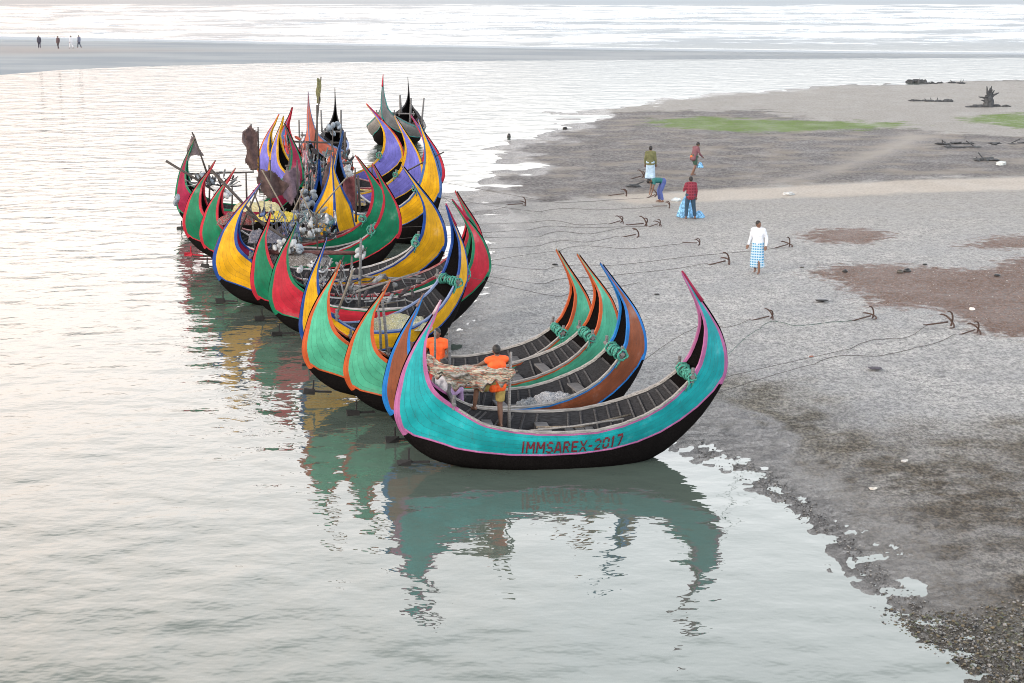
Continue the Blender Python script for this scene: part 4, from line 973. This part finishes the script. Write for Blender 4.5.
person(p,R(-35),'person in a white shirt and lilac cloth sitting beside the net',
  dict(pel=(0,0,.42),waist=(0,0,.54),chest=(0,.03,.76),neck=(0,.06,.92),head=(0,.1,1.04),sl=(-.18,.03,.86),sr=(.18,.03,.86),el=(-.25,.14,.64),er=(.25,.14,.64),wl=(-.18,.36,.66),wr=(.18,.36,.66),
   hl=(-.1,.02,.40),hr=(.1,.02,.40),kl=(-.16,.42,.46),kr=(.16,.42,.46),al=(-.15,.44,.08),ar=(.15,.44,.08)),
  fab('offwhite',(.58,.56,.60)),fab('lilac',(.42,.28,.48)),'lungi',1.0,vox=.012,sitting=True,group='people working in the boats')
p=feetz(405,400,34.3)
person(p,R(160),'dark haired man mostly hidden behind the brown boat stern',
  dict(el=(-.25,.08,1.12),wl=(-.1,.25,1.1),er=(.25,.08,1.12),wr=(.1,.25,1.1)),fab('brown',(.12,.06,.045)),fab('dkbrown',(.06,.04,.03)),'lungi',.92,vox=.014,group='people working in the boats')
# long net carried between them
def held_net():
    a=atY(427,354,31.3); b=atY(514,366,30.1); n=90;m=26;v=[];f=[]
    for i in range(n+1):
        u=i/n; sag=-.16*math.sin(math.pi*min(1,u*1.15))-.05*math.sin(u*9)
        c=a.lerp(b,u)+Vector((0,0,sag)); dr=.16+.30*math.sin(math.pi*min(.96,max(.04,u)))**.7+.07*math.sin(u*23)+.04*math.sin(u*61)
        for j in range(m+1):
            w_=j/m; fo=.05*math.sin(w_*11+u*4)+.02*math.sin(w_*23-u*9)+.10*fbm(np.array([u*8.]),np.array([w_*4.]),4,4)[0]
            v.append(c+Vector((.012*math.sin(w_*8+u*30),-.05+fo-.10*math.sin(w_*math.pi),-dr*w_+.012*math.sin(u*30+w_*3))))
    f=[(i*(m+1)+j,i*(m+1)+j+1,(i+1)*(m+1)+j+1,(i+1)*(m+1)+j) for i in range(n) for j in range(m)]
    t=NT('carried_net'); na=t.noise(3.2,5,sc=(.3,2,8)); nb=t.noise(9,3,sc=(.35,1,4.0))
    cl=t.mix(t.ramp(na,.42,.58),(.44,.42,.33),(.22,.23,.19)); cl=t.mix(t.ramp(nb,.50,.58,0,.85),cl,(.36,.12,.08)); cl=t.mix(t.ramp(t.noise(16,3,sc=(.4,1,2.5)),.54,.62,0,.8),cl,(.05,.04,.04)); cl=t.mix(t.ramp(t.noise(4,3,sc=(.4,1,3)),.52,.62,0,.8),cl,(.42,.44,.42))
    o=link('fishing_net',mesh('fishing_net',v,f),t.out(cl,.9,t.bump(nb,1,.05)),None,True); md=o.modifiers.new('t','SOLIDIFY'); md.thickness=.03; tag(o,'long brownish net stretched out in the hands of the man in orange','net')
held_net()
# ------------------------------------------------------------------ driftwood, stones, litter
def stones(poly,n,rmin,rmax,name,label,cols,flat=.6,dens=None):
    P_=np.array(poly); st=random.Random(3); g=G(); k=0
    while k<n:
        x=st.uniform(P_[:,0].min(),P_[:,0].max()); y=st.uniform(P_[:,1].min(),P_[:,1].max())
        if float(sdist(np.array([x]),np.array([y]),poly)[0])<.45*st.random(): continue
        r=rmin+(rmax-rmin)*st.random()**3.5; z=th(x,y); 
        if z<-.12: k+=1; continue
        g.mi=st.randrange(len(cols)); rot=Euler((st.uniform(-.4,.4),st.uniform(-.4,.4),st.uniform(0,6))).to_matrix()
        g.ell((x,y,z+r*.15),(r,r*st.uniform(.6,1),r*flat*st.uniform(.6,1)),7,5,rot,.22); k+=1
    o=g.build(name,cols,None,False); tag(o,label,'stones',kind='stuff'); return o
SC=[plain('stone_a',(.075,.07,.06),.45,.4),plain('stone_b',(.17,.165,.155),.4,.4),plain('stone_c',(.10,.08,.045),.6,.4),plain('stone_d',(.02,.02,.02),.35,.3),plain('stone_e',(.06,.065,.035),.6,.4)]
stones(PP([(1010,700),(960,672),(905,640),(862,612),(868,600),(930,612),(1060,596),(1080,710)]),4200,.006,.036,'stones','wet grey-brown stones and shells heaped at the water edge, lower right',SC)
stones(PP([(960,672),(890,606),(815,536),(735,478),(690,455),(700,440),(770,470),(840,520),(900,580),(960,620)]),1500,.006,.026,'mud_clods','dark wet clods and pebbles scattered along the muddy water line',[SC[0],SC[3],SC[1]],.5)
stones(Z_SHELL[1],1000,.010,.028,'shell_litter','pale broken shells scattered over the brown patch',[plain('shell_w',(.55,.52,.48),.6,.2),SC[1],plain('shell_b',(.16,.11,.09),.7,.3)],.4)
def rock(px,py,r,label,mat,flat=.7,nm='rock'):
    p=ground(px,py); g=G(); g.ell((0,0,r*.3),(r,r*.8,r*flat),12,8,None,.14); o=g.build(nm,mat,None,True); o.location=p; tag(o,label,'rock','stones lying on the open sand')
rock(845,272,.09,'dark stone left of two more stones above the shell patch',SC[3]); rock(900,273,.11,'brownish stone just left of a darker one at the shell patch',SC[0]); rock(907,272,.12,'darkest stone of the close pair at the shell patch edge',SC[3])
rock(925,265,.08,'flat dark stone above the pair of stones',SC[3],.35); rock(802,268,.08,'flat grey stone between the anchor and the shell patch',SC[0],.3)
rock(657,295,.08,'lone dark stone on pale sand left of the turquoise bow tip',SC[3],.35); rock(555,265,.10,'flat dark stone near the orange bow tips',SC[3],.3)
rock(997,276,.11,'flat dark lump amid the shell patch at right',SC[3],.3); rock(875,370,.17,'dark purple weed lump on the sand below the ropes',plain('weed',(.05,.045,.06),.8,.4),.12,'weed_clump'); rock(822,302,.2,'thin dark scrap beside the anchor rope',SC[3],.2)
rock(565,129,.16,'dark lump in the shallows off the dark mudflat',SC[3],.6); rock(509,137,.12,'dark post stub in the shallows',SC[3],1.6)
def drift():
    p=ground(988,107); root=empty('driftwood_stump',p); tag(root,'upturned dark tree stump with spiky roots on the far sand','stump')
    g=G(); st=random.Random(5); DW=plain('driftwood_dark',(.055,.06,.065),.9,.4,6)
    g.tube([(0,0,-.1),(.05,0,.5),(-.05,.1,.9)],[.42,.36,.22],9); g.build('trunk',DW,root)
    for i in range(17):
        a=st.uniform(0,6.28); e_=st.uniform(.15,1.3); l=st.uniform(.4,.95); d=Vector((math.cos(a)*math.cos(e_),math.sin(a)*math.cos(e_),math.sin(e_)))
        b0=Vector((0,0,st.uniform(.2,.7))); g=G(); g.tube([b0,b0+d*l*.5+Vector((0,0,.05)),b0+d*l+Vector((st.uniform(-.1,.1),0,st.uniform(-.1,.2)))],[.13,.09,.035],6); g.build('root',DW,root)
    g=G()
    for i in range(10):
        x=st.uniform(-1.3,1.4); g.ell((x,st.uniform(-.3,.3),.02),(st.uniform(.2,.5),.25,st.uniform(.08,.2)),8,5,None,.2)
    g.build('root_mat',DW,root)
drift()
def debris(px,py,w_,n,label,h=.18,seed=1):
    p=ground(px,py); st=random.Random(seed); g=G()
    for i in range(n):
        x=st.uniform(-w_,w_); g.ell((x,st.uniform(-.5,.5),.03),(st.uniform(.1,.45),st.uniform(.1,.3),h*st.uniform(.4,1)),8,5,None,.25)
        if st.random()<.4: g.tube([(x,0,.05),(x+st.uniform(-.5,.5),st.uniform(-.3,.3),st.uniform(.05,.4))],.03,5)
    o=g.build('driftwood',plain('driftwood_dark',(.055,.06,.065)),None); o.location=p; tag(o,label,'driftwood','washed-up driftwood')
debris(931,101.5,1.6,14,'low dark line of driftwood left of the stump',.16,2)
debris(917,82.5,.9,9,'dark debris lump at the river edge, left one of two',.3,3); debris(945,83.5,1.9,12,'dark low debris strip at the river edge, right one of two',.16,4)
debris(985,144,2.6,10,'thin dark driftwood streak below the right algae patch',.06,5); debris(950,147,2.2,8,'thin dark wrack line left of the driftwood streak',.05,6)
debris(985,160,.6,6,'small dark wrack lump on the mudflat at right',.14,7); debris(636,187,.3,4,'dark scrap of wrack left of the olive-shirted man',.12,8)
def scrap(px,py,s,label,col):
    p=ground(px,py); g=G(); st=random.Random(px)
    for i in range(4): g.ell((st.uniform(-s,s)*.6,st.uniform(-s,s)*.4,s*.15),(s*.5,s*.4,s*.28),8,6,Euler((st.uniform(-.5,.5),st.uniform(-.5,.5),0)).to_matrix(),.3)
    o=g.build('plastic_scrap',plain('scrap%d'%px,col,.6,.2),None); o.location=p; tag(o,label,'litter','bits of litter on the shore')
scrap(790,195,.3,'white plastic scrap on the tan sand strip',(.45,.47,.47)); scrap(678,201,.28,'pale blue-white scrap between the bending man and the maroon shirt',(.55,.62,.64))
scrap(904,462,.09,'small white scrap on dark mud, upper',(.5,.5,.48)); scrap(873,489,.09,'small white scrap on dark mud, lower left',(.5,.49,.45))
scrap(1000,165,.4,'pale scrap on the mudflat near the right edge',(.5,.55,.55)); scrap(970,310,.14,'white shell fragment on the brown shell patch',(.65,.6,.56))
scrap(812,387-30,.07,'tiny reddish scrap below the long ropes',(.35,.15,.1))
